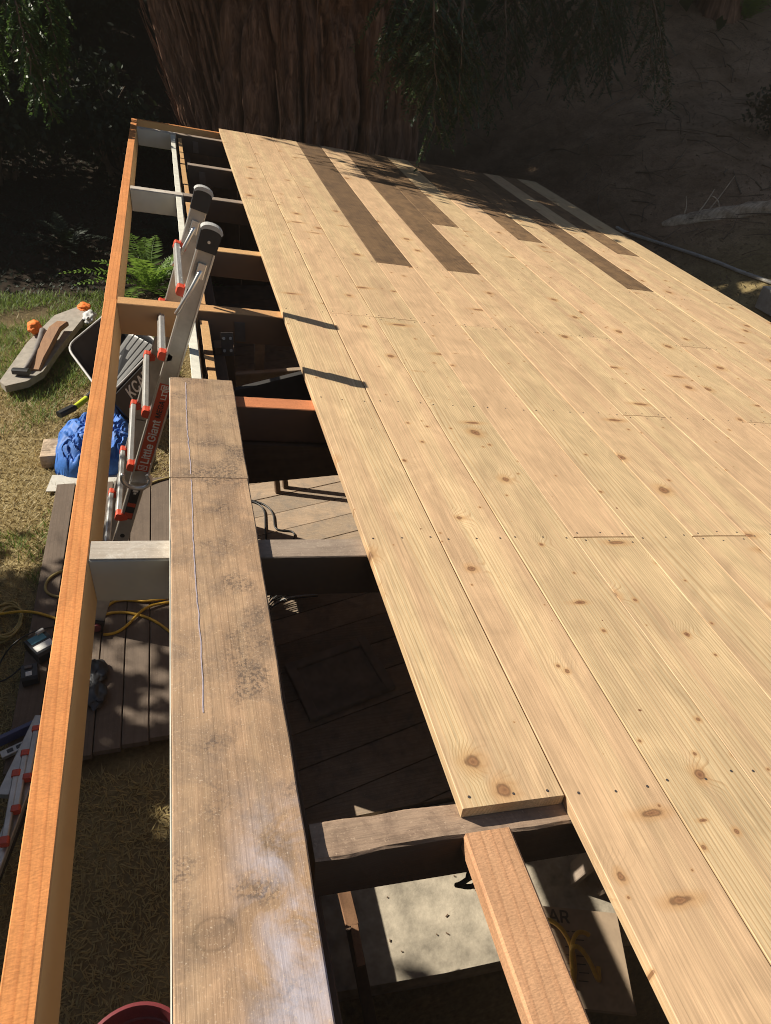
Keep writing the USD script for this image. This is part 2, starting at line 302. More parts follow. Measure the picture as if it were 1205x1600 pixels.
M['rim'] = wood('stained_rim_look', (.66, .27, .085), (.52, .18, .05), (.60, .225, .07), lines=12, line_amt=.75, tint_amt=.6, rough=.75, bump=.5, saw=.15, cloud=.13, side=(.62, .36, .15))
M['rim_in'] = M['rim']
M['block'] = wood('reddish_block_look', (.58, .325, .175), (.46, .23, .115), (.52, .265, .14), lines=12, line_amt=.6, rough=.85, bump=.7, saw=.14, cloud=.12)
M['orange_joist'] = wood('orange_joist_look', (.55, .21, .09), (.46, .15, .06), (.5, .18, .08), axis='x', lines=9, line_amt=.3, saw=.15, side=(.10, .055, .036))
M['pale_joist_shaded'] = wood('pale_joist_shaded_look', (.60, .36, .16), (.50, .27, .11), (.52, .27, .12), axis='x', lines=10, line_amt=.35, saw=.15, side=(.17, .10, .06))  # side face darkened, shade put into the colour
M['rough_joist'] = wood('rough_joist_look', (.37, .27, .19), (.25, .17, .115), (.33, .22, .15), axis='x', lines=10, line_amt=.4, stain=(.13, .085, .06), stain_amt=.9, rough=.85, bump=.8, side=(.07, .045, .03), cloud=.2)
M['pale_tail_lit'] = wood('pale_tail_lit_look', (.60, .36, .16), (.50, .27, .11), (.52, .27, .12), axis='x', lines=10, line_amt=.35, saw=.15, side=(.46, .255, .12))  # same wood, side face brightened for bounced light
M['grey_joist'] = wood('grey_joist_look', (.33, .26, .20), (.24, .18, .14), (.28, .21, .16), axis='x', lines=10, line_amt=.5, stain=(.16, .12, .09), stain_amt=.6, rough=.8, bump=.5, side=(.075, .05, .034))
M['lean_grey'] = wood('grey_board_look', (.33, .26, .20), (.24, .18, .14), (.28, .21, .16), axis='z', lines=10, line_amt=.5, rough=.8)
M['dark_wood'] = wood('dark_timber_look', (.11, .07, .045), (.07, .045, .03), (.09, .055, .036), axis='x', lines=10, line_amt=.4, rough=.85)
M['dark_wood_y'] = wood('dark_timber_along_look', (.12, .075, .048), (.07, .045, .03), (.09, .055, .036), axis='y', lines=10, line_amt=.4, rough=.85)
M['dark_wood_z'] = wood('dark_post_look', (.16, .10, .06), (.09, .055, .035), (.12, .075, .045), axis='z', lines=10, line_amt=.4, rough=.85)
M['porch'] = wood('porch_plank_look', (.155, .115, .085), (.10, .072, .054), (.125, .09, .066), lines=9, line_amt=.4, stain=(.09, .066, .05), stain_amt=.5, rough=.8, bump=.4)
M['floor'] = wood('old_floor_look', (.40, .30, .21), (.27, .19, .125), (.36, .255, .17), axis='x', lines=16, line_amt=.6, stain=(.20, .17, .14), stain_amt=.7, rand_tone=.18, rough=.85, bump=.5)
M['grey_paint'] = plain('grey_paint_look', (.43, .405, .35), .6, var=.08, vscale=7, bump=.1)
M['white_paint'] = plain('white_paint_look', (.68, .65, .55), .55, var=.15, vscale=20, bump=.1)
M['tail_top'] = wood('worn_tail_look', (.50, .44, .37), (.36, .29, .23), (.40, .33, .26), axis='x', lines=10, line_amt=.5, stain=(.66, .62, .56), stain_amt=.7, rough=.75)
M['nail'] = plain('nail_look', (.12, .10, .09), .45, metal=.6)
M['alu'] = plain('aluminium_look', (.46, .43, .39), .42, metal=.6, var=.22, vscale=11, bump=.05)
M['rung_alu'] = plain('rung_aluminium_look', (.52, .51, .49), .38, metal=.6, var=.12, vscale=20)
M['alu_bright'] = plain('bright_aluminium_look', (.72, .71, .69), .3, metal=.8, var=.06)
M['red_plastic'] = plain('red_plastic_look', (.60, .075, .035), .45, var=.1)
M['black_plastic'] = plain('black_plastic_look', (.02, .02, .022), .42, var=.2)
M['cap_grey'] = plain('cap_grey_look', (.45, .44, .42), .6, var=.1)
M['label_red'] = plain('label_red_look', (.50, .075, .035), .4, var=.06)
M['white_print'] = plain('white_print_look', (.75, .74, .70), .5, var=.05)
M['grey_print'] = plain('grey_print_look', (.32, .30, .28), .5, var=.08)
M['teal'] = plain('teal_plastic_look', (.08, .24, .30), .45, var=.1)
M['yellow_cord'] = plain('yellow_cord_look', (.62, .36, .03), .5, var=.18, vscale=30)
M['dim_cord'] = plain('dusty_cord_look', (.36, .27, .09), .6, var=.2, vscale=30)
M['black_cord'] = plain('black_cord_look', (.012, .012, .012), .45)
M['tarp'] = plain('blue_tarp_look', (.028, .135, .46), .6, var=.3, vscale=12, bump=.3, bscale=90)
M['maroon'] = plain('maroon_bucket_look', (.16, .03, .035), .4, var=.1)
M['concrete'] = plain('concrete_look', (.36, .31, .235), .85, var=.45, vscale=9, bump=.35, bscale=70)
M['slab'] = plain('stone_slab_look', (.30, .265, .22), .85, var=.22, vscale=14, bump=.3)
M['card'] = plain('cardboard_look', (.33, .24, .16), .85, var=.15)
M['ink'] = plain('ink_look', (.05, .038, .03), .8)
M['rag_orange'] = plain('orange_rag_look', (.75, .18, .02), .8, var=.2, vscale=40)
M['white_cloth'] = plain('white_cloth_look', (.55, .55, .53), .8, var=.15)
M['lime'] = plain('lime_plastic_look', (.55, .62, .03), .45, var=.1)
M['gutter'] = plain('grey_curb_look', (.36, .335, .29), .7, var=.2, vscale=10)
M['black_felt'] = plain('black_felt_look', (.022, .019, .017), .9)
M['log'] = wood('fallen_log_look', (.62, .48, .34), (.36, .25, .17), (.50, .37, .25), axis='x', lines=8, line_amt=.7, stain=(.08, .055, .035), stain_amt=.8, rough=.9, bump=.9)  # raised pale tone stands in for sun on the fallen log
M['scrap'] = wood('scrap_wood_look', (.36, .20, .11), (.26, .13, .07), (.3, .16, .09), lines=8, line_amt=.4, saw=.1)
M['sheet'] = plain('dusty_sheet_look', (.27, .215, .165), .75, var=.25, vscale=5)
M['bark'] = mat('redwood_bark_look', {
    'g': ('geometry', {}), 's': ('vector_math', {'math_type': 'multiply', 'vector2': (17, 17, 2.0)}),
    'n': ('noise_texture', {'scale': 1., 'detail': 7., 'roughness': .68, 'distortion': .5}),
    'r': ('rgb_ramp', {'ramp': [(.30, (.05, .026, .017)), (.48, (.15, .078, .05)), (.62, (.25, .135, .085)), (.78, (.40, .25, .17))]}),
    'b': ('bump', {'strength': .9, 'distance': .02}), 'p': ('principled_bsdf', {'roughness': .9, 'specular_ior_level': .15})},
    [('g.position', 's.vector1'), ('s.vector', 'n.vector'), ('n.fac', 'r.fac'), ('r.color', 'p.base_color'), ('n.fac', 'b.height'), ('b.normal', 'p.normal')])
M['twig'] = plain('twig_look', (.10, .065, .04), .85, var=.3)
M['needles'] = leafy('needle_look', [(0, (.035, .06, .02)), (.55, (.07, .105, .033)), (.9, (.11, .15, .045)), (1, (.18, .20, .07))], .3)
M['needles_bright'] = leafy('bright_needle_look', [(0, (.05, .10, .02)), (.6, (.10, .18, .035)), (1, (.22, .28, .07))], .4)  # brighter green for the fir boughs at the left
M['fern'] = leafy('fern_look', [(0, (.16, .27, .04)), (.6, (.28, .44, .07)), (1, (.42, .55, .13))], .5)
M['shrub'] = leafy('shrub_look', [(0, (.015, .028, .010)), (.7, (.032, .05, .016)), (1, (.05, .072, .02))], .25, .7)
M['grass'] = leafy('grass_look', [(0, (.42, .33, .14)), (.45, (.56, .45, .2)), (.68, (.34, .33, .10)), (.85, (.16, .22, .05)), (1, (.66, .55, .3))], .3, .6)
M['grass_green'] = leafy('green_grass_look', [(0, (.15, .22, .04)), (.5, (.28, .36, .06)), (.8, (.46, .48, .13)), (1, (.6, .52, .22))], .35, .6)
M['litter'] = leafy('litter_look', [(0, (.12, .075, .045)), (.5, (.23, .14, .085)), (.85, (.32, .21, .13)), (1, (.46, .34, .22))], .1, .8)
M['chips'] = leafy('wood_chip_look', [(0, (.16, .10, .06)), (.5, (.30, .20, .12)), (1, (.46, .34, .2))], .05, .8)
M['soil'] = mat('ground_look', {
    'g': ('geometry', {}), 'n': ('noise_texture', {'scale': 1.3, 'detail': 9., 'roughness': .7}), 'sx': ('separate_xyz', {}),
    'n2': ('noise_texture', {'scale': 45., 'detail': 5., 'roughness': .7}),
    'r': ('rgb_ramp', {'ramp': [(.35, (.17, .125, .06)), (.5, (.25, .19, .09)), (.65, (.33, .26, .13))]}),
    'r2': ('rgb_ramp', {'ramp': [(.35, (.22, .135, .08)), (.5, (.30, .19, .115)), (.68, (.40, .26, .16))]}),  # right bank brown raised to stand in for the warm glare
    'r3': ('rgb_ramp', {'ramp': [(.35, (.022, .016, .011)), (.5, (.035, .025, .017)), (.68, (.055, .038, .026))]}),  # left ground near-black, forest shade put into the colour
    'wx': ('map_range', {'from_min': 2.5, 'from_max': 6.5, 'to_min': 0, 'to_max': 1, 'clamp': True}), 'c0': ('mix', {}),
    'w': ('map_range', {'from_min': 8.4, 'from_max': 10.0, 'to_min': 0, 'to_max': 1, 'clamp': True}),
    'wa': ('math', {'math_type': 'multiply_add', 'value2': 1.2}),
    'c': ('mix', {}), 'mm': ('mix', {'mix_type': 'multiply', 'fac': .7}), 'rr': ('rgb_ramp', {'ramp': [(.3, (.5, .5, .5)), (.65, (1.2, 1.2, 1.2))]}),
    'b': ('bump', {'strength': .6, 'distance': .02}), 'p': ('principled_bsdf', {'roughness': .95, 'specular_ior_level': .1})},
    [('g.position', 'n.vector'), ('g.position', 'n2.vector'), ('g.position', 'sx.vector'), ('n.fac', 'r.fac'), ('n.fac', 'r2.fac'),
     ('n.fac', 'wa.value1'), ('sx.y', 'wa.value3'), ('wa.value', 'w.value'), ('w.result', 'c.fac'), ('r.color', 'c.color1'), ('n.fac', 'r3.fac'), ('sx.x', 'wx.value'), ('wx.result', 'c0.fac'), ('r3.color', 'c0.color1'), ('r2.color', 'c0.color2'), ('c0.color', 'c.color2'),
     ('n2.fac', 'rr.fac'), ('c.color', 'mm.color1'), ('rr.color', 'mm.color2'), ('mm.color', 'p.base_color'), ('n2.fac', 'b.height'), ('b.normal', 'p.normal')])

# ------------------------------------------------------------------ ground
def terr(x, y):
    x, y = np.asarray(x, float), np.asarray(y, float)
    z = -1.72 + .40 * np.clip(x - 4.7, 0, 2.8) + .12 * np.clip(x - 7.5, 0, None)
    z = z - .75 * ((x > .5) & (x < 4.1) & (y > .7) & (y < 2.0))      # pit added so the pad edge throws shade under the near end
    z = z + .16 * np.clip(y - 9.6, 0, None) + .25 * np.clip(y - 13, 0, None)
    far = np.clip((np.hypot(x, y - 4) - 5) / 6, 0, 1)
    z = z + far * .35 * (meshkit.fbm(np.stack([x * .35, y * .35, 0 * x], -1), 4, 3) - .5)
    return z + .03 * (meshkit.fbm(np.stack([x * 1.7, y * 1.7, 0 * x], -1), 3, 8) - .5)
def axis_grid(lo, hi, a, b, fine, coarse):
    return np.unique(np.round(np.r_[np.arange(lo, a, coarse), np.arange(a, b, fine), np.arange(b, hi + coarse, coarse)], 3))
gx, gy = axis_grid(-40, 46, -4, 10, .12, 1.0), axis_grid(-20, 64, 0, 16, .12, 1.0)
X, Y = np.meshgrid(gx, gy, indexing='ij'); Z = terr(X, Y)
idx = np.arange(X.size).reshape(X.shape)
quads = np.stack([idx[:-1, :-1], idx[1:, :-1], idx[1:, 1:], idx[:-1, 1:]], -1).reshape(-1, 4)
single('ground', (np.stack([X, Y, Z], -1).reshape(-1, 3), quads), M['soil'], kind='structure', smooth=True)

# ------------------------------------------------------------------ floors under the roof and beside it
PORCH_Z = -1.62
porch = setting('porch_floor')
xs = np.arange(-.645, .36, .1215)
rg = np.random.default_rng(4)
for k, x0 in enumerate(xs):
    y0 = 3.22 + .11 * (x0 + .645)
    part(porch, 'plank', bx(x0 + .002, min(x0 + .1185, .352), y0, 5.42 + rg.uniform(0, .03), PORCH_Z - .03, PORCH_Z + rg.uniform(-.001, .001)), M['porch'])
part(porch, 'edge_joist', bx(-.60, .34, 3.34, 3.38, PORCH_Z - .11, PORCH_Z - .031), M['dark_wood'])

indoor = setting('indoor_floor')
room = sbox(.37, 2.72, 4.32, 9.25)
ang = 13.0
for k in range(-8, 62):
    strip = affinity.rotate(sbox(-3, k * .185, 9, k * .185 + .178), ang, origin=(0, 0))
    g = strip.intersection(room)
    if g.is_empty or g.area < .004: continue
    z0 = PORCH_Z - .03
    mesh = trimesh.creation.extrude_polygon(g, .03 + rg.uniform(-.002, .002), engine='earcut'); mesh.apply_translation((0, 0, z0))
    if g.centroid.y > 4.0:
        part(indoor, 'plank', mesh, M['floor'])
    else:
        part(indoor, 'plank', mesh, M['floor'])
sl = np.array([(.42, 2.10), (1.0, 2.06), (1.9, 2.03), (2.3, 2.06), (2.3, 2.70), (.42, 2.70)])
pad = trimesh.creation.extrude_polygon(Polygon(sl), .90, engine='earcut'); pad.apply_translation((0, 0, PORCH_Z - .905))
single('concrete_pad', pad, M['concrete'], kind='structure')

# ------------------------------------------------------------------ the roof deck under construction
TH, DEP, JT = .032, .148, .082
JY = {'bot': 1.854, '843': 2.722, '630': 3.599, '465': 4.527, '390': 5.471, '310': 6.656, '260': 7.687, '200': 8.970}
YB = 9.389
deck = thing('roof_deck', 'half-planked timber roof deck with orange rim boards and open rafters', 'roof deck', (0, 0, 0))
part(deck, 'rim_board', ubox(-.0555, 0, .35, 4.488, -DEP, 0, .0025), M['rim'])
part(deck, 'rim_board', ubox(-.0575, -.003, 4.49, YB, -DEP, -.002, .0025), M['rim'])
part(deck, 'end_rim', ubox(-.002, 4.33, YB - .045, YB, -DEP, -.001, .002), M['rim'])
def joist(y, u0, u1, mt, label=None, th=JT, ya=0.0):
    return part(deck, 'rafter', ubox(u0, u1, y - th, y, -DEP, 0, .003, ya), mt, label=label)
rj = np.random.default_rng(8); rr_ = []
for u in np.linspace(.445, 4.30, 60):
    j0, j1, j2 = rj.normal(0, .0022, 3); y1 = JY['bot'] - .004 - .012 * (u - .445); y0 = y1 - .074 + .010 * min(1, u - .445)
    rr_.append([P(u, y, h) for y, h in ((y0, -DEP), (y1, -DEP), (y1 + j0, -.004), (y1 - .004 + j0, -.001 + j2 * .6), ((y0 + y1) / 2, -.0005 + j1 * .4), (y0 + .005 + j1, -.002 + j0 * .6), (y0 + j1, -.007))])
part(deck, 'rafter', flip_ok(loft(rr_)), M['rough_joist'], label='rough weathered brown rafter nearest the camera')
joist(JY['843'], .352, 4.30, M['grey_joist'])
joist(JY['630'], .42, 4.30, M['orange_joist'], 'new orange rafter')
joist(JY['465'], .352, 4.30, M['pale_joist_shaded'])
part(deck, 'rafter_tail', ubox(.001, .351, JY['465'] - JT, JY['465'], -DEP, 0, .003), M['pale_tail_lit'], label='new pale rafter tail')
joist(JY['390'], .42, 4.30, M['pale_joist_shaded'])
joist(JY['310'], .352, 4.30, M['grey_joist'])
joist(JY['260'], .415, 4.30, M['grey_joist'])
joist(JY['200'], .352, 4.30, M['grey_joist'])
for key in ('843', '310', '200'):
    y = JY[key]
    tail = part(deck, 'rafter_tail', ubox(.001, .35, y - JT, y, -DEP, -.004, .003), M['grey_paint'], label='painted grey rafter tail')
    part(tail, 'worn_top', ubox(.003, .348, y - JT + .004, y - .003, -.0038, 0, .001), M['tail_top'])
# blocking on top of the wall between the rafters
rb = np.random.default_rng(11)
bays = [('200', '310'), ('310', '465'), ('465', '843')]
for far_, near_ in bays:
    y0, y1 = JY[near_] + .002, JY[far_] - JT - .002
    if near_ == '843': y0 = 3.68
    part(deck, 'outer_blocking', ubox(.300, .338, y0, y1, -DEP + .01, -.012, .002), M['white_paint'], label='pale painted outer blocking')
    cuts = np.sort(np.r_[y0, rb.uniform(y0 + .1, y1 - .1, 5), y1])
    for a, b in zip(cuts[:-1], cuts[1:]):
        part(deck, 'inner_blocking', ubox(.362 + rb.uniform(-.004, .004), .398, a + .004, b - rb.uniform(.004, .03), -DEP + .01, -.012 - rb.uniform(0, .03), .002), M['pale_joist_shaded'])
# block in the foreground
part(deck, 'blocking', ubox(.745, .850, .30, JY['bot'] - .072, -.050, -.001, .005), M['block'], label='reddish block laid along the opening')
lowb = [[P(u, 3.50 + a, h + b) for a, b in ((0, 0), (.06, 0), (.06, t_), (0, t_))] for u, h, t_ in ((.43, -.345, .19), (.95, -.272, .118), (4.28, -.30, .14))]
part(deck, 'old_beam', flip_ok(loft(lowb)), M['dark_wood'], label='dark old beam under the orange rafter')
# planks
def edge(k, y):
    D = (np.clip(y - 2.66, 0, None) / 6.73) ** 2
    off = D * (.14 + .16 * k - .0093 * k * k)
    return .749 + .235 * (k + off)
SEG = {0: [(1.815, 6.615, 'n'), (6.62, YB, 'n')], 1: [(.4, 4.484, 'n'), (4.488, YB, 'n')], 2: [(.4, 4.482, 'n'), (4.488, 7.645, 'n'), (7.649, YB, 'n')],
       3: [(.4, 2.678, 'n'), (2.684, 5.43, 'n'), (5.434, YB, 'o')], 4: [(.4, 4.485, 'n'), (4.488, YB, 'n')], 5: [(.4, 2.679, 'n'), (2.684, 5.43, 'n'), (5.434, YB, 'o')],
       6: [(.4, 3.556, 'n'), (3.56, 6.615, 'n'), (6.62, YB, 'o')], 7: [(.4, 4.484, 'n'), (4.488, YB, 'n')], 8: [(.4, 2.68, 'n'), (2.684, 7.645, 'n'), (7.65, YB, 'o')],
       9: [(.4, 3.556, 'n'), (3.56, 6.50, 'n'), (6.504, YB, 'o')], 10: [(.4, 4.484, 'n'), (4.488, 7.42, 'n'), (7.425, YB, 'o')], 11: [(.4, 5.52, 'n'), (5.525, YB, 'o')],
       12: [(.4, 3.556, 'n'), (3.56, 6.615, 'n'), (6.62, YB, 'n')], 13: [(.4, 6.5, 'n'), (6.505, YB, 'o')], 14: [(.4, 5.43, 'n'), (5.434, YB, 'n')]}
rp = np.random.default_rng(7)
nails = []
def nail(u, y, h):
    r = .0032
    a = np.linspace(0, 2 * np.pi, 8, endpoint=False)
    nails.append(loft([[P(u + rr * np.cos(t), y + rr * np.sin(t), h + z) for t in a] for rr, z in ((r, -.001), (r, .0006), (r * .6, .0009))]))
for k in range(15):
    for (ya, yb, kind) in SEG[k]:
        gap0, gap1 = rp.uniform(.0008, .0020) + (.0012 if k in (1, 2) else 0), rp.uniform(.0008, .0020)
        dh = rp.uniform(-.0012, .0012); c = .0014
        n = max(2, int((yb - ya) / .35)); rings = []
        bow = rp.uniform(-.0012, .0012)
        ends = rp.uniform(-.004, .004, 2)
        for t in np.linspace(0, 1, n):
            y = ya + (yb - ya) * t
            kk1 = k + 1 if k < 14 else 15.2
            u0, u1 = edge(k, y) + gap0 + bow * math.sin(math.pi * t), edge(kk1, y) - gap1 + bow * math.sin(math.pi * t)
            hh = TH + dh
            pr = [(u0 + c, 0.001), (u1 - c, 0.001), (u1, c), (u1, hh - c), (u1 - c, hh), ((u0 + u1) / 2, hh + .0007), (u0 + c, hh), (u0, hh - c), (u0, c)]
            sk = 0.0
            if yb >= YB - .01 and t == 1: sk = ends[1] * 1.5
            rings.append([P(u, y + sk, h) for u, h in pr])
        part(deck, 'plank', flip_ok(loft(rings)), M['new'] if kind == 'n' else M['old_plank'], label=None if kind == 'n' else 'dark weathered plank')
        if kind == 'n':
            for jy in JY.values():
                yj = jy - JT / 2
                if not (ya - .03 < yj < yb + .03): continue
                spots = [yj] if ya + .05 < yj < yb - .05 else [min(max(yj, ya + .018), yb - .018)]
                for yy in spots:
                    for f in (.13, .5, .86):
                        u0, u1 = edge(k, yy), edge(k + 1 if k < 14 else 15.2, yy)
                        if jy > 6.7: continue
                        nail(u0 + (u1 - u0) * (f + rp.uniform(-.03, .03)), yy + rp.uniform(-.008, .008), TH + dh + .0006)
part(deck, 'nail_heads', nails, M['nail'], kind='stuff')
# metal hanger plates on the rafters' hidden sides
for key, u in (('465', .52), ('260', .5), ('200', .5)):
    y = JY[key] - JT
    hp = part(deck, 'hanger_plate', ubox(u, u + .05, y - .004, y - .0005, -DEP + .01, -.04, .001), M['nail'])

# wide old boards lying loose on the rafters
def wide(y0, y1, name_label):
    n = max(3, int((y1 - y0) / .1)); rings = []
    r2 = np.random.default_rng(int(y0 * 100)); H0, H1 = .001, .033; c = .003
    jl = r2.normal(0, .0008, (n, 2))
    for i, t in enumerate(np.linspace(0, 1, n)):
        y = y0 + (y1 - y0) * t
        f = (y - 1.55) / (3.66 - 1.55)
        u0, u1 = .193 + .028 * f + jl[i, 0], .428 + .024 * f + jl[i, 1]
        rings.append([P(u, y, h) for u, h in ((u0 + c, H0), (u1 - c, H0), (u1, H0 + c), (u1, H1 - c), (u1 - c, H1), ((u0 + u1) / 2, H1 + .001), (u0 + c, H1), (u0, H1 - c), (u0, H0 + c))])
    t = thing('old_board', name_label, 'board', (0, 0, 0))
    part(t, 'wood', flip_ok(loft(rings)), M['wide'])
    part(t, 'painted_edge', loft([[P(.193 + .028 * ((y - 1.55) / 2.11) - .0035 + a, y, h) for a, h in ((0, .004), (.0025, .004), (.0025, .031), (0, .031))] for y in np.linspace(y0 + .003, y1 - .003, 8)]), M['white_paint'])
    return t, (y0, y1)
def chalk(t, y0, y1):
    ys = np.linspace(y0, y1, 40); rr = np.random.default_rng(5)
    f = (ys - 1.55) / 2.11
    uc = .193 + .028 * f + .055 + .010 * (3.6 - ys) * .6 + .002 * np.sin(ys * 9) + rr.normal(0, .0008, 40)
    rings = [[P(u - .0012, y, .0346), P(u + .0012, y, .0346), P(u + .0012, y, .0349), P(u - .0012, y, .0349)] for u, y in zip(uc, ys)]
    part(t, 'chalk_line', loft(rings), M['chalk'])
M['chalk'] = plain('chalk_look', (.42, .36, .40), .9, var=.3, vscale=60)
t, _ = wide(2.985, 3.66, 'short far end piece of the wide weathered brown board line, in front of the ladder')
chalk(t, 3.0, 3.62)
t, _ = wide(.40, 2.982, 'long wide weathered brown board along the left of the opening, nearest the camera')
chalk(t, 2.1, 2.97)

# ------------------------------------------------------------------ wall below the rafters
wall = thing('shed_wall', 'shaded plank wall below the open rafters with gaps letting sun in', 'wall', (.36, 2.0, -1.7))
def vboards(y0, y1, z0, z1, w=.142):
    n = max(1, int(round((y1 - y0) / w)))
    e = np.linspace(y0, y1, n + 1)
    for a, b in zip(e[:-1], e[1:]):
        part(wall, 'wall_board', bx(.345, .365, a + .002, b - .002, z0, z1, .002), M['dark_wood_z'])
vboards(.6, 2.30, -2.5, -.19)
vboards(2.30, 3.06, -1.70, -1.285)
vboards(3.06, 4.22, -1.70, -.19)
vboards(4.22, 4.86, -1.22, -.19)
vboards(6.25, 9.25, -1.70, -.19)
for y in (2.245, 3.12, 4.86, 6.2, 9.2):
    part(wall, 'post', board((.40, y, -1.72), (.40, y, -.20), .085, .085, up=(0, 1, 0)), M['dark_wood_z'])
part(wall, 'sill', bx(.34, .44, 2.30, 3.07, -1.283, -1.25), M['dark_wood_y'])
part(wall, 'top_plate', bx(.37, .455, .8, 9.25, -.275, -.195), M['dark_wood_y'])
rear = thing('rear_wall', 'dark back wall of the shed under the far end of the roof', 'wall', (2, 9.3, -1.7))
for a in np.arange(.37, 4.3, .28):
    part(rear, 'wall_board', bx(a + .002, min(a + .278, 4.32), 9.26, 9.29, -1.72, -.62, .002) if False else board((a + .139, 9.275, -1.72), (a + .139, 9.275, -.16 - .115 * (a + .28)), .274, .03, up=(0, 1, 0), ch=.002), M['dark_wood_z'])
side = thing('side_wall', 'dark right-hand wall of the shed under the low side of the roof', 'wall', (4.3, 5, -1.7))
for a in np.arange(.5, 9.2, .29):
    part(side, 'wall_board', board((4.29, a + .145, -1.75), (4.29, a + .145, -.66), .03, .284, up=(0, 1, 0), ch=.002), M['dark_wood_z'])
sup = thing('support_post', 'dark support post with steel plate and cross rails under the pale rafter', 'post', (.46, 4.3, -.2))
part(sup, 'post', board((.455, 4.33, -1.62), (.455, 4.33, -.16), .09, .09, up=(0, 1, 0)), M['dark_wood_z'])
pl_ = part(sup, 'steel_plate', board((.47, 4.282, -.20), (.47, 4.282, -.085), .055, .004, up=(0, 1, 0), ch=.001), M['nail'])
for dx_ in (-.015, .015):
    for dz_ in (-.03, .03): part(pl_, 'bolt', board((.47 + dx_, 4.281, -.142 + dz_), (.47 + dx_, 4.275, -.142 + dz_), .012, .012, ch=.003), M['cap_grey'])
part(sup, 'cross_rail', board((.50, 4.62, -.52), (1.7, 4.80, -.56), .04, .13, ch=.003), M['floor'])
part(sup, 'cross_rail', board((.50, 4.70, -.80), (1.7, 4.95, -.84), .04, .13, ch=.003), M['floor'])
part(sup, 'upright_rail', board((.62, 4.72, -1.2), (.66, 4.70, -.30), .05, .04, up=(0, 1, 0), ch=.003), M['floor'])
front = thing('front_wall', 'unseen near wall added to darken the shed below the camera', 'wall', (2, .6, -1.7))  # added wall that keeps sky light out of the shed
for a in np.arange(.37, 4.3, .28):
    part(front, 'wall_board', board((a + .139, .58, -1.78), (a + .139, .58, -.165 - .115 * (a + .28)), .274, .03, up=(0, 1, 0), ch=.002), M['dark_wood_z'])
brace = thing('diagonal_panel', 'black diagonal panel under the rafters beside the open bay', 'panel', (.9, 4.6, -.5))
part(brace, 'felt', flip_ok(loft([[np.array((x, 3.90 + a, z + b)) for a, b in ((0, -w_), (.03, -w_), (.03, 0), (0, 0))] for x, z, w_ in ((.47, -.185, .05), (.80, -.06 - .05, .30), (1.6, -.19, .5))])), M['black_felt'])
for i, (x, y) in enumerate(((.80, 5.15), (.86, 5.20))):
    single('thin_prop', board((x, y, PORCH_Z), (x - .03, y + .18, PORCH_Z + .62), .035, .035), M['dark_wood_z'], f'thin wooden prop leaning on the sunlit floor, {"left" if i == 0 else "right"} one of two', 'prop', 'thin props on the old floor')

# ------------------------------------------------------------------ ladder
lad = thing('extension_ladder', 'silver ladder with red rung brackets leaning against the roof edge', 'ladder', (-.32, 4.3, PORCH_Z))
SLOPE = .36
dR = np.array([SLOPE, 0, 1]); dR /= np.linalg.norm(dR); pR = np.array([1, 0, -SLOPE]); pR /= np.linalg.norm(pR); eY = np.array([0, 1.0, 0])
def rc(z, y): return np.array([.406 + SLOPE * (z - .39), y, z])
YN, YF = 4.035, 4.635
for y, s in ((YN, -1), (YF, 1)):
    up = part(lad, 'outer_rail', board(rc(-.70, y), rc(.36, y), .074, .024, up=eY, ch=.003), M['alu'])
    for o in (-.033, .033):
        part(up, 'rail_lip', board(rc(-.695, y) + pR * o + eY * s * .0142, rc(.355, y) + pR * o + eY * s * .0142, .008, .004, up=eY, ch=.001), M['alu_bright'])
    part(lad, 'inner_rail', board(rc(-1.56, y - s * .004), rc(-.705, y - s * .004), .068, .020, up=eY, ch=.003), M['alu'])
    # black cap with rounded grey crown
    a = np.linspace(0, np.pi, 13)
    prof = [(-.039, -.080), (.039, -.080)] + [(.041 * np.cos(t), .0 + .017 * np.sin(t)) for t in a]
    poly = Polygon(prof)
    cap = trimesh.creation.extrude_polygon(poly, .036, engine='earcut'); cap.apply_translation((0, 0, -.018))
    cp = part(lad, 'end_cap', rot_to(cap, pR, dR, np.cross(pR, dR), rc(.432, y)), M['black_plastic'])
    crown = Polygon([(.0435 * np.cos(t), .024 * np.sin(t)) for t in a] + [(.0435 * np.cos(t) * .86, .013 * np.sin(t) - .006) for t in a[::-1]])
    cr = trimesh.creation.extrude_polygon(crown.buffer(0), .042, engine='earcut'); cr.apply_translation((0, 0, -.021))
    part(cp, 'cap_crown', rot_to(cr, pR, dR, np.cross(pR, dR), rc(.434, y)), M['cap_grey'])
    rv = trimesh.creation.cylinder(.006, .006, sections=12)
    part(cp, 'rivet', rot_to(rv, pR, dR, np.cross(pR, dR), rc(.395, y) + eY * s * .019), M['alu_bright'])
    part(lad, 'rubber_foot', board(rc(-1.615, y), rc(-1.55, y), .075, .055, up=eY, ch=.012), M['black_plastic'])
    wh = trimesh.creation.cylinder(.022, .03, sections=20)
    part(lad, 'foot_hub', rot_to(wh, pR, dR, np.cross(pR, dR), rc(-1.575, y) + eY * s * .03), M['maroon'])
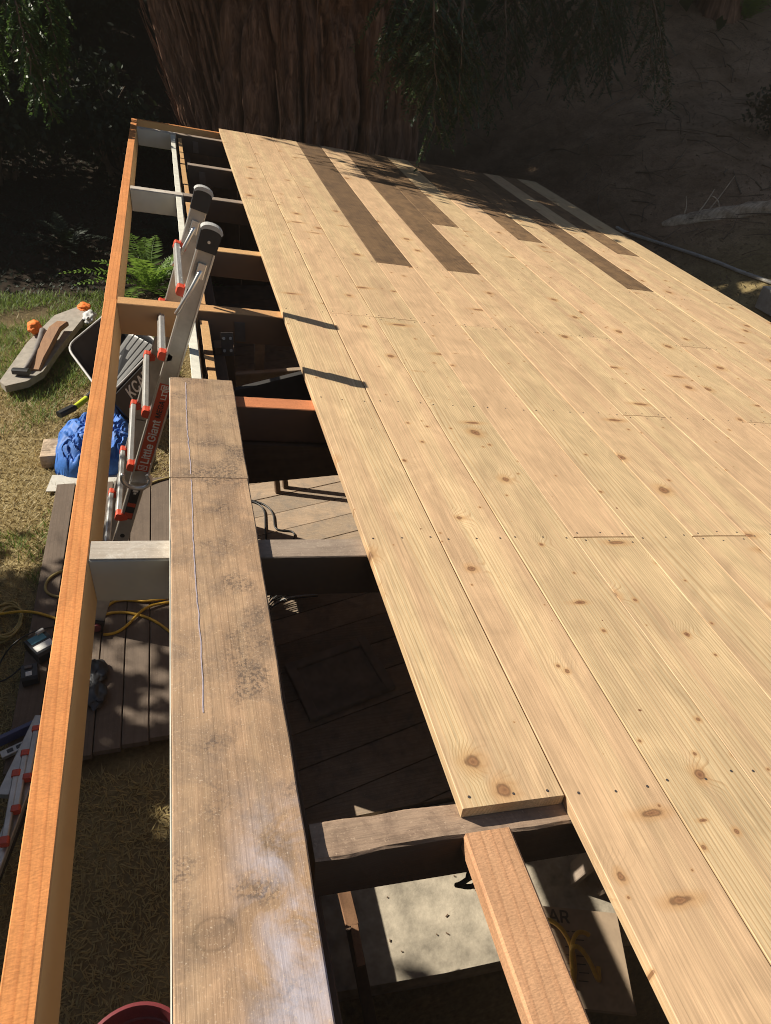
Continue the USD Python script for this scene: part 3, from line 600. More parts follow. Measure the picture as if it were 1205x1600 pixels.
for i, z in enumerate((.185, -.089, -.357, -.628, -.90, -1.17)):
    o = -.052 if i < 4 else -.042
    a, b = rc(z, YN - .005) + pR * o, rc(z, YF + .005) + pR * o
    rung = part(lad, 'rung', board(a, b, .026, .034, up=dR, ch=.005), M['rung_alu'])
    for g in (-.008, .008):
        part(rung, 'tread_groove', board(a + pR * (-.0135) + dR * g + eY * .05, b + pR * (-.0135) + dR * g - eY * .05, .003, .004, up=dR, ch=.0005), M['alu'])
    for yy, s in ((YN + .008, -1), (YF - .008, 1)):
        q = rc(z, yy) + pR * o
        part(rung, 'bracket', board(q - eY * .026, q + eY * .017, .029, .038, up=dR, ch=.006), M['red_plastic'])
        part(rung, 'bracket', loft([[q + pR * (.012 + .03 * t) + dR * (.024 * (1 - .6 * t) * sg) + eY * (w * .02) for sg, w in ((-1, -1), (1, -1), (1, 1), (-1, 1))] for t in (0, 1)]), M['red_plastic'])
# locking bars
for y, s in ((YN, 1), (YF, 1)):
    q0, q1 = rc(.10, y) + pR * (-.045) - eY * .03, rc(.285, y) + pR * .0 - eY * .022
    arm = part(lad, 'lock_arm', tube(curve([q0, q0 * .5 + q1 * .5 - eY * .018, q1], 12), .009, 10), M['alu_bright'], smooth=True)
    part(arm, 'arm_pad', board(q1 - dR * .03, q1 + dR * .03, .034, .012, up=eY, ch=.003), M['alu_bright'])
cc = rc(-.665, YN - .02)
hk = [cc + pR * (.062 * math.cos(t) - .016) + dR * (.05 * math.sin(t) - .0) - eY * .02 for t in np.linspace(-3.4, .9, 22)]
part(lad, 'lock_handle', tube(hk, .0105, 10), M['alu_bright'], smooth=True)
# label on the near rail
yl = YN - .0125
lab = part(lad, 'side_label', board(rc(-.635, yl - .0012), rc(-.205, yl - .0012), .060, .0016, up=eY, ch=.0003), M['label_red'])
ez = np.array([0, -1.0, 0])
def write(parent, text, height, z, off, mt, bold=True, y=yl - .0024):
    tx = meshkit.text_mesh(text, height, .0008, bold=bold)
    q = rc(z, y) - pR * off
    return part(parent, 'lettering', rot_to(tx, dR, -pR, ez, q), mt), tx.bounds[1][0]
_, wdt = write(lab, 'Little Giant', .034, -.596, -.0175, M['white_print'])
zm_ = -.596 + (wdt + .010) * dR[2]
_, w2 = write(lab, 'MEGA', .022, zm_, -.012, M['black_plastic'])
write(lab, 'LITE', .022, zm_ + (w2 + .004) * dR[2], -.012, M['white_print'])
for zc in (-.617, -.222):
    o = rc(zc, yl - .0024)
    for a, b in (((-.018, -.011), (.018, -.011)), ((-.018, .011), (.018, .011)), ((-.018, -.011), (-.018, .011)), ((.018, -.011), (.018, .011)), ((-.009, -.004), (.009, -.004)), ((-.009, .004), (.009, .004))):
        part(lab, 'emblem_stroke', board(o + pR * a[0] + dR * a[1], o + pR * b[0] + dR * b[1] + 1e-5, .003, .0006, up=eY, ch=.0001), M['white_print'])
lw = part(lad, 'warning_label', board(rc(-.905, YN - .0085), rc(-.735, YN - .0085), .040, .0016, up=eY, ch=.0003), M['black_plastic'])
for z0, z1 in ((-.90, -.87), (-.835, -.815)):
    part(lw, 'red_band', board(rc(z0, YN - .0097), rc(z1, YN - .0097), .036, .0006, up=eY, ch=.0001), M['label_red'])
for zz in (-.765, -.752, -.74):
    part(lw, 'white_mark', board(rc(zz, YN - .0097), rc(zz + .010, YN - .0097), .012 + (.012 if zz == -.752 else 0), .0006, up=eY, ch=.0001), M['white_print'])
lf = part(lad, 'warning_label', board(rc(-1.08, YF - .011), rc(-.83, YF - .011), .040, .0016, up=eY, ch=.0003), M['black_plastic'])
for z0, z1 in ((-1.075, -1.06), (-.87, -.84)):
    part(lf, 'red_band', board(rc(z0, YF - .0122), rc(z1, YF - .0122), .036, .0006, up=eY, ch=.0001), M['label_red'])
for zz in np.arange(-1.05, -.89, .016):
    part(lf, 'white_mark', board(rc(zz, YF - .0122), rc(zz + .006, YF - .0122), .026, .0006, up=eY, ch=.0001), M['white_print'])

hl = trimesh.creation.cylinder(.011, .003, sections=20)
part(lad, 'rail_hole', rot_to(hl, pR, dR, np.cross(pR, dR), rc(-1.005, YN - .0065)), M['black_cord'])
# small step ladder lying by the porch
sl2 = thing('folded_ladder', 'dark folded ladder lying by the porch with red rung ends', 'ladder', (-.55, 3.1, -1.55))
R3 = [((-.497, 3.335), (-.503, 3.095)), ((-.526, 3.215), (-.528, 2.955)), ((-.548, 3.12), (-.55, 2.825))]
part(sl2, 'rail', board((-.47, 3.33, -1.54), (-.585, 2.72, -1.54), .05, .03), M['alu'])
part(sl2, 'rail', board((-.52, 3.12, -1.60), (-.62, 2.66, -1.60), .06, .03), M['black_plastic'])
part(sl2, 'foot', board((-.60, 2.70, -1.56), (-.615, 2.62, -1.56), .085, .05, ch=.01), M['black_plastic'])
part(sl2, 'rail', board((-.50, 3.44, -1.55), (-.60, 3.06, -1.55), .05, .03), M['alu'])
for (a, b) in R3:
    a, b = np.array((*a, -1.5)), np.array((*b, -1.5)); d = (b - a)
    r_ = part(sl2, 'rung', board(a, b, .026, .02, ch=.004), M['alu'])
    for q in (a, b): part(r_, 'red_end', board(q - d * .05, q + d * .05, .034, .03, ch=.005), M['red_plastic'])
lev = thing('spirit_level', 'dark blue spirit level lying across the near corner of the porch', 'level', (-.6, 3.38, -1.58))
part(lev, 'bar', board((-.82, 3.30, -1.585), (-.44, 3.475, -1.585), .022, .05, ch=.002), plain('level_blue_look', (.06, .07, .16), .4, var=.1))
part(lev, 'end_block', board((-.72, 3.345, -1.583), (-.68, 3.363, -1.583), .026, .054, ch=.003), M['cap_grey'])
bar = thing('slotted_bar', 'grey slotted metal bar lying beside the spirit level', 'bar', (-.55, 3.36, -1.59))
part(bar, 'bar', board((-.655, 3.30, -1.60), (-.46, 3.385, -1.60), .04, .02, ch=.002), M['alu'])
for f in (.12, .3, .42, .7): part(bar, 'slot', board((-.655 + .195 * f, 3.30 + .085 * f, -1.5895), (-.655 + .195 * (f + .12), 3.30 + .085 * (f + .12), -1.5895), .02, .002, ch=.0005), M['black_plastic'])

# ------------------------------------------------------------------ things on the grass
GZ = -1.72
slab = thing('stone_slab', 'long grey weathered slab lying tilted on the grass at the far left', 'slab', (-.95, 7.7, GZ))
outl = [(-1.22, 7.02), (-1.17, 6.93), (-1.02, 6.98), (-.92, 7.13), (-.84, 7.55), (-.66, 8.30), (-.63, 8.45), (-.72, 8.52), (-.93, 8.33), (-1.10, 7.75)]
sm = trimesh.creation.extrude_polygon(Polygon(outl).buffer(.01), .06, engine='earcut'); sm = sm.subdivide_to_size(.15)
v = sm.vertices; v[:, 2] += -1.72 + .05 + .10 * np.clip((v[:, 0] + .95) * .6 + (v[:, 1] - 7.7) * .12 + .3, 0, None); sm.vertices = v
part(slab, 'stone', sm, M['slab'])
chunk = thing('bark_chunk', 'brown split chunk of wood lying on the grey slab', 'wood', (-.9, 7.6, -1.6))
part(chunk, 'wood', board((-1.0, 7.15, -1.575), (-.82, 7.95, -1.50), .11, .05, ch=.012, n=6, wob=.008, seed=3), M['scrap'])
tool = thing('hand_tool', 'dark grey tool lying along the edge of the grey slab', 'tool', (-1.05, 7.3, -1.6))
part(tool, 'handle', tube(curve([(-1.04, 7.12, -1.56), (-1.0, 7.35, -1.54), (-.98, 7.62, -1.53), (-.97, 7.8, -1.50)], 14), [.02] * 7 + [.028] * 7, 10), plain('tool_grey_look', (.14, .12, .11), .6), smooth=True)
part(tool, 'bracket', board((-1.13, 7.10, -1.56), (-1.0, 7.05, -1.55), .05, .05, ch=.01), M['black_plastic'])
def blob(center, rad, seed, amp=.35, sub=3, freq=6):
    m_ = trimesh.creation.icosphere(subdivisions=sub); v = m_.vertices
    f = meshkit.fbm(v * freq * .35 + seed * 7.1, 4, seed)
    m_.vertices = np.asarray(center) + v * np.asarray(rad) * (1 - amp / 2 + amp * f)[:, None] * 1.0
    return m_
single('orange_rag', blob((-1.06, 7.93, -1.52), (.06, .10, .055), 3, .9), M['rag_orange'], 'crumpled bright orange rag on the slab next to the grass', 'rag', smooth=35)
single('orange_rag', blob((-.66, 8.36, -1.50), (.06, .08, .03), 5, .9), M['rag_orange'], 'small orange rag at the far tip of the slab', 'rag', smooth=35)
single('white_cloth', blob((-.61, 8.22, -1.55), (.06, .10, .05), 9, .9), M['white_cloth'], 'white cloth scrap beside the far tip of the slab', 'cloth', smooth=35)

cart = thing('garden_cart', 'black garden cart tub tipped on the grass with ribbed silver bed', 'cart', (-.3, 6.8, GZ))
A, B_, C_, D_ = np.array((-.66, 6.95, -1.30)), np.array((-.34, 7.58, -1.24)), np.array((.06, 7.02, -1.32)), np.array((-.33, 6.13, -1.36))
def lerp(a, b, t): return a + (b - a) * t
dn = np.array((.10, -.10, -.32))
def ringq(pts, n=5, r=.16):
    out = []
    for i in range(4):
        p0, p1, p2 = pts[i - 1], pts[i], pts[(i + 1) % 4]
        a, b = lerp(p1, p0, r), lerp(p1, p2, r)
        for t in np.linspace(0, 1, n): out.append((1 - t) ** 2 * a + 2 * t * (1 - t) * p1 + t * t * b)
    return np.array(out)
top = ringq([A, B_, C_, D_]); cen = top.mean(0)
bot = cen + dn + (top - cen) * .80
inn_t = cen + (top - cen) * .955; inn_b = cen + dn * .93 + (top - cen) * .77
part(cart, 'tub', loft([inn_b, inn_t + (0, 0, .002), top + (0, 0, .002), bot], cap=True), M['black_plastic'], smooth=40)
part(cart, 'rim', tube(np.vstack([top, top[:2]]) + (0, 0, .004), .009, 8, cap=False), M['cap_grey'], smooth=True)
bed_a, bed_b = lerp(A, D_, .46), lerp(B_, C_, .40)
c1, c2, c3, c4 = lerp(D_, C_, .12) + (-.01, .06, -.03), lerp(D_, C_, .97) + (-.04, .02, -.02), lerp(B_, C_, .42) + (-.02, -.05, -.06), lerp(A, D_, .52) + (.05, .0, -.08)
bedb = part(cart, 'bed_plate', (np.array([c1, c2, c3, c4]), np.array([[0, 1, 2, 3]])), M['black_plastic'])
for i in range(5):
    t0, t1 = i / 5 + .02, (i + 1) / 5 - .035
    q = [lerp(c1, c4, t0), lerp(c2, c3, t0), lerp(c2, c3, t1), lerp(c1, c4, t1)]
    q = [p + np.array((0, 0, .006)) for p in q]
    lo = [p - np.array((0, 0, .008)) for p in q]
    part(cart, 'bed_rib', trimesh.Trimesh(np.array(q + lo), [[0, 1, 2], [0, 2, 3], [4, 6, 5], [4, 7, 6], [0, 4, 5], [0, 5, 1], [1, 5, 6], [1, 6, 2], [2, 6, 7], [2, 7, 3], [3, 7, 4], [3, 4, 0]], process=False), M['alu_bright'])
# front side with lettering
e1 = (C_ - D_) / np.linalg.norm(C_ - D_); dwn = np.array((.16, -.16, -.40)); dwn = dwn - e1 * (dwn @ e1); dwn /= np.linalg.norm(dwn)
nrm = np.cross(e1, -dwn)
f0 = D_ + np.array((.02, -.02, .0)); LL = np.linalg.norm(C_ - D_)
part(cart, 'side_panel', loft([[f0 + e1 * a + dwn * b + nrm * c for a, b in ((0.02, .0), (LL - .03, .0), (LL - .30, .52), (.10, .40))] for c in (0, .012)]), M['black_plastic'])
tx = meshkit.text_mesh('KCART', .085, .002, bold=True)
sc = .44 / tx.bounds[1][0]; tx.apply_scale((sc, 1.0, 1))
part(cart, 'lettering', rot_to(tx, e1, -dwn, nrm, f0 + e1 * (LL * .21) + dwn * .112 + nrm * .013), M['white_print'])
for k in range(4):
    part(cart, 'print_mark', board(f0 + e1 * (LL * .21 + .47 + .022 * k) + dwn * .05 + nrm * .0137, f0 + e1 * (LL * .21 + .47 + .022 * k) + dwn * .10 + nrm * .0137, .010, .0015, up=nrm, ch=.0003), M['grey_print'])
hd = part(cart, 'handle', tube([(-.36, 6.95, -1.55), (-.55, 6.70, -1.64), (-.64, 6.58, -1.66)], .022, 10), M['black_plastic'], smooth=True)
part(hd, 'lime_band', tube([(-.545, 6.707, -1.638), (-.625, 6.60, -1.657)], .024, 10), M['lime'], smooth=40)
part(cart, 'grip', board((-.64, 6.60, -1.66), (-.74, 6.50, -1.665), .06, .05, ch=.012), M['black_plastic'])

# tarp
def tarp_mesh():
    n, mmm = 70, 60
    a, b = np.meshgrid(np.linspace(-1, 1, n), np.linspace(-1, 1, mmm), indexing='ij')
    rr = (np.abs(a) ** 3.2 + np.abs(b) ** 3.2) ** (1 / 3.2)
    h = np.clip(1 - rr ** 2.2, 0, 1) ** .45
    x, y = -.425 + .29 * a, 5.98 + .36 * b
    p = np.stack([x * 5, y * 5, 0 * x], -1)
    f1 = meshkit.fbm(p * 1.0 + 3, 3, 2); f2 = np.abs(meshkit.fbm(np.stack([x * 9 + 4 * f1, y * 5 - 5 * f1, 0 * x], -1), 3, 6) - .5) * 2
    z = GZ - .01 + .30 * h * (.65 + .5 * f1) - .05 * (1 - f2) ** 3 * h + .035 * f2 * h
    x = x + .05 * (f2 - .4) * h; y = y + .06 * (f1 - .5)
    idx = np.arange(n * mmm).reshape(n, mmm)
    q = np.stack([idx[:-1, :-1], idx[1:, :-1], idx[1:, 1:], idx[:-1, 1:]], -1).reshape(-1, 4)
    return (np.stack([x, y, z], -1).reshape(-1, 3), q)
single('blue_tarp', tarp_mesh(), M['tarp'], 'crumpled blue tarpaulin heaped on the grass behind the porch', 'tarp', smooth=30)
single('timber_offcut', bx(-.795, -.685, 5.82, 6.06, GZ, GZ + .10, .006), M['log'], 'short brown timber offcut left of the blue tarp', 'offcut')
single('white_sheet', board((-.72, 5.585, GZ + .022), (-.20, 5.53, GZ + .022), .20, .010, ch=.002), plain('pale_sheet_look', (.52, .49, .43), .7, var=.12), 'pale flat panel lying between the blue tarp and the porch', 'panel')
# wood chips near cart
# extension cords
def ring_cord(cx, cy, z, r0, turns, seed, n=220):
    rg = np.random.default_rng(seed); t = np.linspace(0, turns * 2 * np.pi, n)
    k = np.arange(0, turns + 2); rv = rg.uniform(.75, 1.2, turns + 2); ox = rg.normal(0, .03, (turns + 2, 2))
    r = np.interp(t / (2 * np.pi), k, rv) * r0
    x = cx + np.interp(t / (2 * np.pi), k, ox[:, 0]) + r * np.cos(t) * .72; y = cy + np.interp(t / (2 * np.pi), k, ox[:, 1]) + r * np.sin(t) * 1.15
    return np.stack([x, y, z + .004 + .005 * t / (2 * np.pi) + .006 * np.abs(np.sin(t * 1.7))], 1)
coil = thing('cord_coil', 'loose coil of dusty yellow extension cord on the grass left of the porch', 'power cord', (-.78, 4.2, GZ))
part(coil, 'cord', tube(ring_cord(-.78, 4.22, GZ + .02, .115, 7, 2), .0062, 6), M['dim_cord'], smooth=True)
run = thing('yellow_cable', 'yellow extension cord running from the coil across the porch', 'power cord', (-.3, 4.1, PORCH_Z))
z = PORCH_Z + .008
part(run, 'cord', tube(curve([(-.95, 4.30, GZ + .05), (-.80, 4.27, GZ + .07), (-.66, 4.22, z), (-.50, 4.13, z), (-.38, 4.08, z), (-.27, 4.13, z), (-.10, 4.10, z), (.02, 4.00, z), (.10, 3.90, z), (.20, 3.85, z)], 90), .0075, 8), M['yellow_cord'], smooth=True)
run2 = thing('yellow_cable', 'pair of yellow cord lengths crossing beside the ladder foot', 'power cord', (-.4, 4.3, PORCH_Z))
part(run2, 'cord', tube(curve([(-.27, 3.98, z), (-.16, 4.02, z), (-.05, 4.14, z + .008), (.07, 4.17, z), (.20, 4.30, z)], 60), .0075, 8), M['yellow_cord'], smooth=True)
part(run2, 'cord', tube(curve([(-.28, 4.16, z), (-.18, 4.23, z), (-.08, 4.20, z + .004), (.03, 4.19, z + .014), (.20, 4.16, z)], 60), .0075, 8), M['yellow_cord'], smooth=True)
run3 = thing('yellow_cable', 'dusty yellow cord arching round the foot of the ladder on the shaded porch', 'power cord', (-.1, 5.1, PORCH_Z))
part(run3, 'cord', tube(curve([(-.20, 4.80, z), (-.165, 5.05, z), (-.11, 5.30, z), (.02, 5.40, z), (.25, 5.42, z)], 50), .0075, 8), M['dim_cord'], smooth=True)
part(run3, 'cord', tube(curve([(-.40, 4.36, z), (-.50, 4.31, z), (-.59, 4.37, z), (-.585, 4.48, z), (-.50, 4.54, z), (-.40, 4.54, z)], 40), .0075, 8), M['dim_cord'], smooth=True)
part(run3, 'cord', tube(curve([(-.42, 4.33, z), (-.46, 4.25, z), (-.45, 4.15, z), (-.36, 4.10, z)], 30), .0065, 8), M['dim_cord'], smooth=True)
# charger and battery
chg = thing('battery_charger', 'black tool battery charger with teal and white top on the porch', 'charger', (-.56, 3.92, PORCH_Z))
ca = math.radians(35); cx_, cy_ = np.array((math.cos(ca), math.sin(ca), 0)), np.array((-math.sin(ca), math.cos(ca), 0)); c0 = np.array((-.555, 3.915, PORCH_Z + .001))
part(chg, 'body', board(c0 - cx_ * .055 + (0, 0, .035), c0 + cx_ * .055 + (0, 0, .035), .15, .07, ch=.012), M['black_plastic'])
part(chg, 'teal_top', board(c0 - cx_ * .04 + cy_ * .035 + (0, 0, .071), c0 + cx_ * .038 + cy_ * .035 + (0, 0, .071), .05, .004, ch=.001), M['teal'])
part(chg, 'white_label', board(c0 - cx_ * .045 - cy_ * .028 + (0, 0, .071), c0 + cx_ * .045 - cy_ * .028 + (0, 0, .071), .045, .003, ch=.001), M['white_print'])
part(chg, 'clip', board(c0 + cx_ * .01 + cy_ * .06 + (0, 0, .078), c0 + cx_ * .05 + cy_ * .065 + (0, 0, .078), .02, .02, ch=.004), M['cap_grey'])
part(chg, 'cable', tube(curve([(-.50, 3.99, z), (-.42, 4.03, z), (-.38, 4.05, z)], 20), .004, 6), M['black_cord'], smooth=True)
part(chg, 'cable', tube(curve([(-.60, 3.95, z), (-.70, 3.86, GZ + .03), (-.76, 3.82, GZ + .03), (-.78, 3.92, GZ + .03), (-.68, 4.02, z), (-.55, 4.08, z), (-.42, 4.09, z)], 60), .004, 6), M['black_cord'], smooth=True)
bat = thing('tool_battery', 'small black tool battery with a white sticker lying in front of the charger', 'battery', (-.59, 3.74, PORCH_Z))
b0 = np.array((-.59, 3.745, PORCH_Z + .001)); ca = math.radians(8); cx_, cy_ = np.array((math.cos(ca), math.sin(ca), 0)), np.array((-math.sin(ca), math.cos(ca), 0))
part(bat, 'body', board(b0 - cx_ * .036 + (0, 0, .03), b0 + cx_ * .036 + (0, 0, .03), .105, .06, ch=.012), M['black_plastic'])
part(bat, 'sticker', board(b0 - cx_ * .016 - cy_ * .02 + (0, 0, .061), b0 + cx_ * .012 - cy_ * .02 + (0, 0, .061), .028, .002, ch=.0005), M['white_print'])
part(bat, 'terminal', board(b0 - cx_ * .02 + cy_ * .02 + (0, 0, .063), b0 + cx_ * .014 + cy_ * .02 + (0, 0, .063), .02, .012, ch=.003), M['nail'])
# dark tool on the porch by the cords, and flat black shapes at the rim
dk = thing('power_drill', 'black cordless tool lying on the porch beside the yellow cords', 'power tool', (-.1, 4.18, PORCH_Z))
part(dk, 'body', tube(curve([(-.19, 4.27, PORCH_Z + .05), (-.11, 4.26, PORCH_Z + .055), (.02, 4.30, PORCH_Z + .05)], 12), [.03] * 4 + [.04] * 5 + [.028] * 3, 12), M['black_plastic'], smooth=True)
part(dk, 'grip', board((-.10, 4.26, PORCH_Z + .045), (-.07, 4.40, PORCH_Z + .04), .045, .05, ch=.012), M['black_plastic'])
part(dk, 'blade', board((.02, 4.30, PORCH_Z + .05), (.12, 4.33, PORCH_Z + .05), .012, .02, ch=.002), M['alu_bright'])
for i, (yy, nm) in enumerate(((3.72, 'farther of two flat black shapes on the porch by the rim board'), (3.57, 'nearer of two flat black shapes on the porch by the rim board'))):
    single('work_glove', blob((-.285, yy, PORCH_Z + .022), (.05, .075, .022), 20 + i, 1.1), M['black_plastic'], nm, 'glove', 'flat black shapes on the porch', smooth=35)
# bucket
def lathe(profile, c, n=48):
    a = np.linspace(0, 2 * np.pi, n, endpoint=False)
    return loft([[np.array(c) + (r * np.cos(t), r * np.sin(t), zz) for t in a] for r, zz in profile], cap=False)
bk = thing('red_bucket', 'dark red plastic bucket standing on the shaded grass at the bottom edge', 'bucket', (-.045, 1.93, GZ))
part(bk, 'shell', lathe([(.0, .01), (.125, .01), (.128, 0), (.132, .005), (.165, .36), (.172, .362), (.172, .38), (.160, .385), (.158, .365), (.152, .30), (.128, .02), (.0, .018)], (-.045, 1.93, GZ)), M['maroon'], smooth=40)
part(bk, 'inner_rib', lathe([(.1535, .30), (.1475, .303), (.1475, .310), (.1540, .313)], (-.045, 1.93, GZ)), M['maroon'], smooth=40)

# ------------------------------------------------------------------ things under the roof
for i, c in enumerate(([(.60, 5.07, -1.612), (.68, 4.96, -1.612), (.675, 4.82, -1.612), (.66, 4.66, -1.612), (.63, 4.5, -1.612)], [(.60, 5.075, -1.612), (.70, 5.0, -1.612), (.735, 4.84, -1.612), (.745, 4.73, -1.612), (.80, 4.71, -1.612), (.83, 4.62, -1.612)])):
    single('black_cable', tube(curve(c, 40), .006, 6), M['black_cord'], f'black cable on the sunlit old floor, the {"left" if i == 0 else "right, kinked"} one', 'cable', 'black cables on the floor', smooth=True)
wb = thing('wire_bundle', 'bundle of thin black and white wires hanging over the lit floor gap', 'wires', (.7, 4.1, -1.58))
rw = np.random.default_rng(3)
for k in range(9):
    yy = 4.02 + .016 * k
    part(wb, 'wire', tube(curve([(.60 + rw.uniform(-.02, .02), yy - .05 - .03 * rw.random(), -1.58), (.68, yy, -1.57 + .01 * rw.random()), (.78, yy + .01, -1.56), (.88, yy + .005, -1.56)], 20), .0035, 5), M['white_cloth'] if k % 3 == 1 else M['black_cord'], smooth=True)
dp = thing('cabinet_door', 'dusty framed panel lying in the shade on the floor', 'panel', (.9, 3.4, PORCH_Z))
o, e1_, e2_ = np.array((.72, 3.25, PORCH_Z + .012)), np.array((.96, .26, 0)), np.array((-.2, .98, 0))
e1_ /= np.linalg.norm(e1_); e2_ /= np.linalg.norm(e2_)
part(dp, 'panel', board(o + e2_ * .16, o + e2_ * .16 + e1_ * .42, .30, .012, ch=.002), M['sheet'])
for s_ in (.0, .32): part(dp, 'frame_rail', board(o + e2_ * s_ + (0, 0, .008), o + e2_ * s_ + e1_ * .42 + (0, 0, .008), .05, .03, ch=.003), M['sheet'])
for s_ in (.0, .42): part(dp, 'frame_stile', board(o + e1_ * s_ - e2_ * .024 + (0, 0, .011), o + e1_ * s_ + e2_ * .344 + (0, 0, .011), .05, .03, ch=.003), M['sheet'])
eye = thing('hook_eye', 'black metal eye hook hanging under the nearest grey rafter', 'hook', (.777, 1.787, -.27))
ec = np.array((.775, 1.775, -.285))
part(eye, 'ring', tube([ec + (.022 * math.cos(t), .004 * math.sin(2 * t), .016 * math.sin(t)) for t in np.linspace(0, 2 * np.pi, 24)], .0055, 8), M['black_cord'], smooth=True)
part(eye, 'shank', tube([ec + (.0, 0, .014), ec + (.004, .01, .06), ec + (.006, .02, .11)], .0055, 8), M['black_cord'], smooth=True)
sp = thing('broken_lath', 'broken reddish lath with a notched end standing in the dark gap', 'lath', (.66, 2.15, -1.3))
part(sp, 'wood', trimesh.util.concatenate([board((.645, 2.30, -1.24), (.66, 2.16, -1.30), .045, .014, ch=.002), board((.667, 2.16, -1.30), (.668, 2.05, -1.345), .026, .014, ch=.002)]), M['scrap'])
part(sp, 'stem', board((.66, 2.16, -1.32), (.70, 1.86, -1.62), .04, .02, ch=.002), M['dark_wood_y'])
sk = thing('printed_sack', 'brown printed paper sack lying on the concrete under the reddish block', 'sack', (1.55, 2.1, PORCH_Z))
so, sa, sb_ = np.array((1.44, 2.19, PORCH_Z + .014)), np.array((.93, -.30, .02)), np.array((-.30, -.93, 0)); sa /= np.linalg.norm(sa); sb_ /= np.linalg.norm(sb_)
part(sk, 'paper', board(so + sa * .15, so + sa * .15 + sb_ * .34, .30, .022, ch=.006), M['card'])
tx = meshkit.text_mesh('AR', .045, .001, bold=True)
part(sk, 'lettering', rot_to(tx, sa, -sb_, np.cross(sa, -sb_), so + sa * .02 + sb_ * .055 + (0, 0, .0125)), M['ink'])
for k in range(7):
    for j in range(3):
        q = so + sa * (.015 + .045 * j + .006 * (k % 2)) + sb_ * (.085 + .028 * k) + np.array((0, 0, .0122))
        part(sk, 'printed_line', board(q, q + sa * .036, .0035, .0008, ch=.0001), M['ink'])
rope = thing('yellow_rope', 'twisted yellow and black rope curling over the printed sack', 'rope', (1.48, 2.0, PORCH_Z))
zr = PORCH_Z + .04
part(rope, 'rope', tube(curve([(1.40, 2.14, zr), (1.45, 2.10, zr + .03), (1.475, 2.02, zr + .02), (1.46, 1.95, zr), (1.43, 1.90, zr)], 30), .0085, 8), M['yellow_cord'], smooth=True)
part(rope, 'rope', tube(curve([(1.44, 1.92, zr), (1.465, 2.0, zr + .03), (1.51, 2.05, zr + .035), (1.56, 2.04, zr + .02)], 30), .0085, 8), M['yellow_cord'], smooth=True)
part(rope, 'rope', tube(curve([(1.45, 1.93, zr), (1.48, 2.0, zr + .06), (1.515, 1.95, zr + .03), (1.53, 1.90, zr), (1.55, 1.94, zr)], 30), .0085, 8), M['yellow_cord'], smooth=True)
db = thing('grey_bucket', 'dusty dark bucket standing in the shade under the plank edge', 'bucket', (1.66, 1.66, PORCH_Z - .7))
part(db, 'shell', lathe([(.0, .01), (.12, .01), (.15, .34), (.155, .34), (.155, .355), (.145, .355), (.118, .02), (0, .018)], (1.66, 1.66, PORCH_Z - .72)), M['sheet'], smooth=40)
part(db, 'wire_handle', tube([np.array((1.66, 1.66, PORCH_Z - .38)) + (.155 * math.cos(t), .06 * math.sin(t), .10 * math.sin(t)) for t in np.linspace(0, np.pi, 20)], .004, 6), M['nail'], smooth=True)
for i, (a, b) in enumerate((((1.62, 2.28, -1.6), (1.74, 2.22, -1.1)), ((1.72, 2.22, -1.6), (1.83, 2.12, -1.15)))):
    single('leaning_board', board(a, b, .10, .02), M['lean_grey'], f'dim grey board leaning under the deck planks, {"farther" if i == 0 else "nearer"} one', 'board', 'boards leaning under the deck')
deb = []
rdz = np.random.default_rng(12)
for k in range(30):
    x, y = rdz.uniform(.75, 1.5), rdz.uniform(2.05, 2.65); a = rdz.uniform(0, 3.14); l = rdz.uniform(.004, .016)
    deb.append(board((x, y, PORCH_Z - .001), (x + l * math.cos(a), y + l * math.sin(a), PORCH_Z), .004, .003, ch=.0005))
single('wood_crumbs', deb, M['chips'], kind='stuff')

# ------------------------------------------------------------------ right of the roof
curb = thing('grey_curb', 'grey kinked flashing strip along the ground right of the roof', 'flashing', (6.2, 8.5, -1.1))
cpts = [(5.98, 9.95), (6.0, 9.80), (6.24, 8.63), (6.30, 8.2), (6.33, 7.9), (6.39, 7.39), (6.47, 6.6), (6.5, 5.6)]
cw = [.07, .08, .09, .075, .09, .10, .10, .10]
for i in range(len(cpts) - 1):
    a, b = cpts[i], cpts[i + 1]
    part(curb, 'strip', board((*a, float(terr(*a)) + .02), (*b, float(terr(*b)) + .02), cw[i] * .62, .03, ch=.008), M['gutter'])
crate = thing('plastic_crate', 'grey open crate standing beside the low edge of the roof', 'crate', (6.1, 6.9, -1.2))
zc = float(terr(6.1, 6.95))
for dx in (0, .30):
    part(crate, 'side', bx(6.0 + dx, 6.02 + dx, 6.72, 7.10, zc, zc + .22), M['gutter'])
for dy in (0, .36):
    part(crate, 'end', bx(6.021, 6.299, 6.72 + dy, 6.74 + dy, zc, zc + .22), M['cap_grey'])
part(crate, 'base', bx(6.021, 6.299, 6.741, 7.079, zc + .005, zc + .02), M['gutter'])
lg = thing('fallen_log', 'broken fallen log lying on the shaded slope at the right', 'log', (7, 9.4, -.85))
lp = curve([(a, b, float(terr(a, b)) + .03) for a, b in ((6.42, 9.62), (6.75, 9.46), (7.15, 9.22), (7.5, 8.92), (8.3, 8.5), (9.2, 8.1))], 46)
rl = np.interp(np.linspace(0, 1, 46), [0, .04, .15, .5, 1], [.03, .07, .09, .11, .13])
lm = tube(lp, rl, 22); vv = lm.vertices
nz = meshkit.fbm(vv * (4, 14, 14), 4, 4); lm.vertices = vv + (vv - lp[np.argmin(((vv[:, None] - lp[None]) ** 2).sum(-1), 1)]) * (nz - .5)[:, None] * .9
part(lg, 'trunk', lm, M['log'], smooth=50)
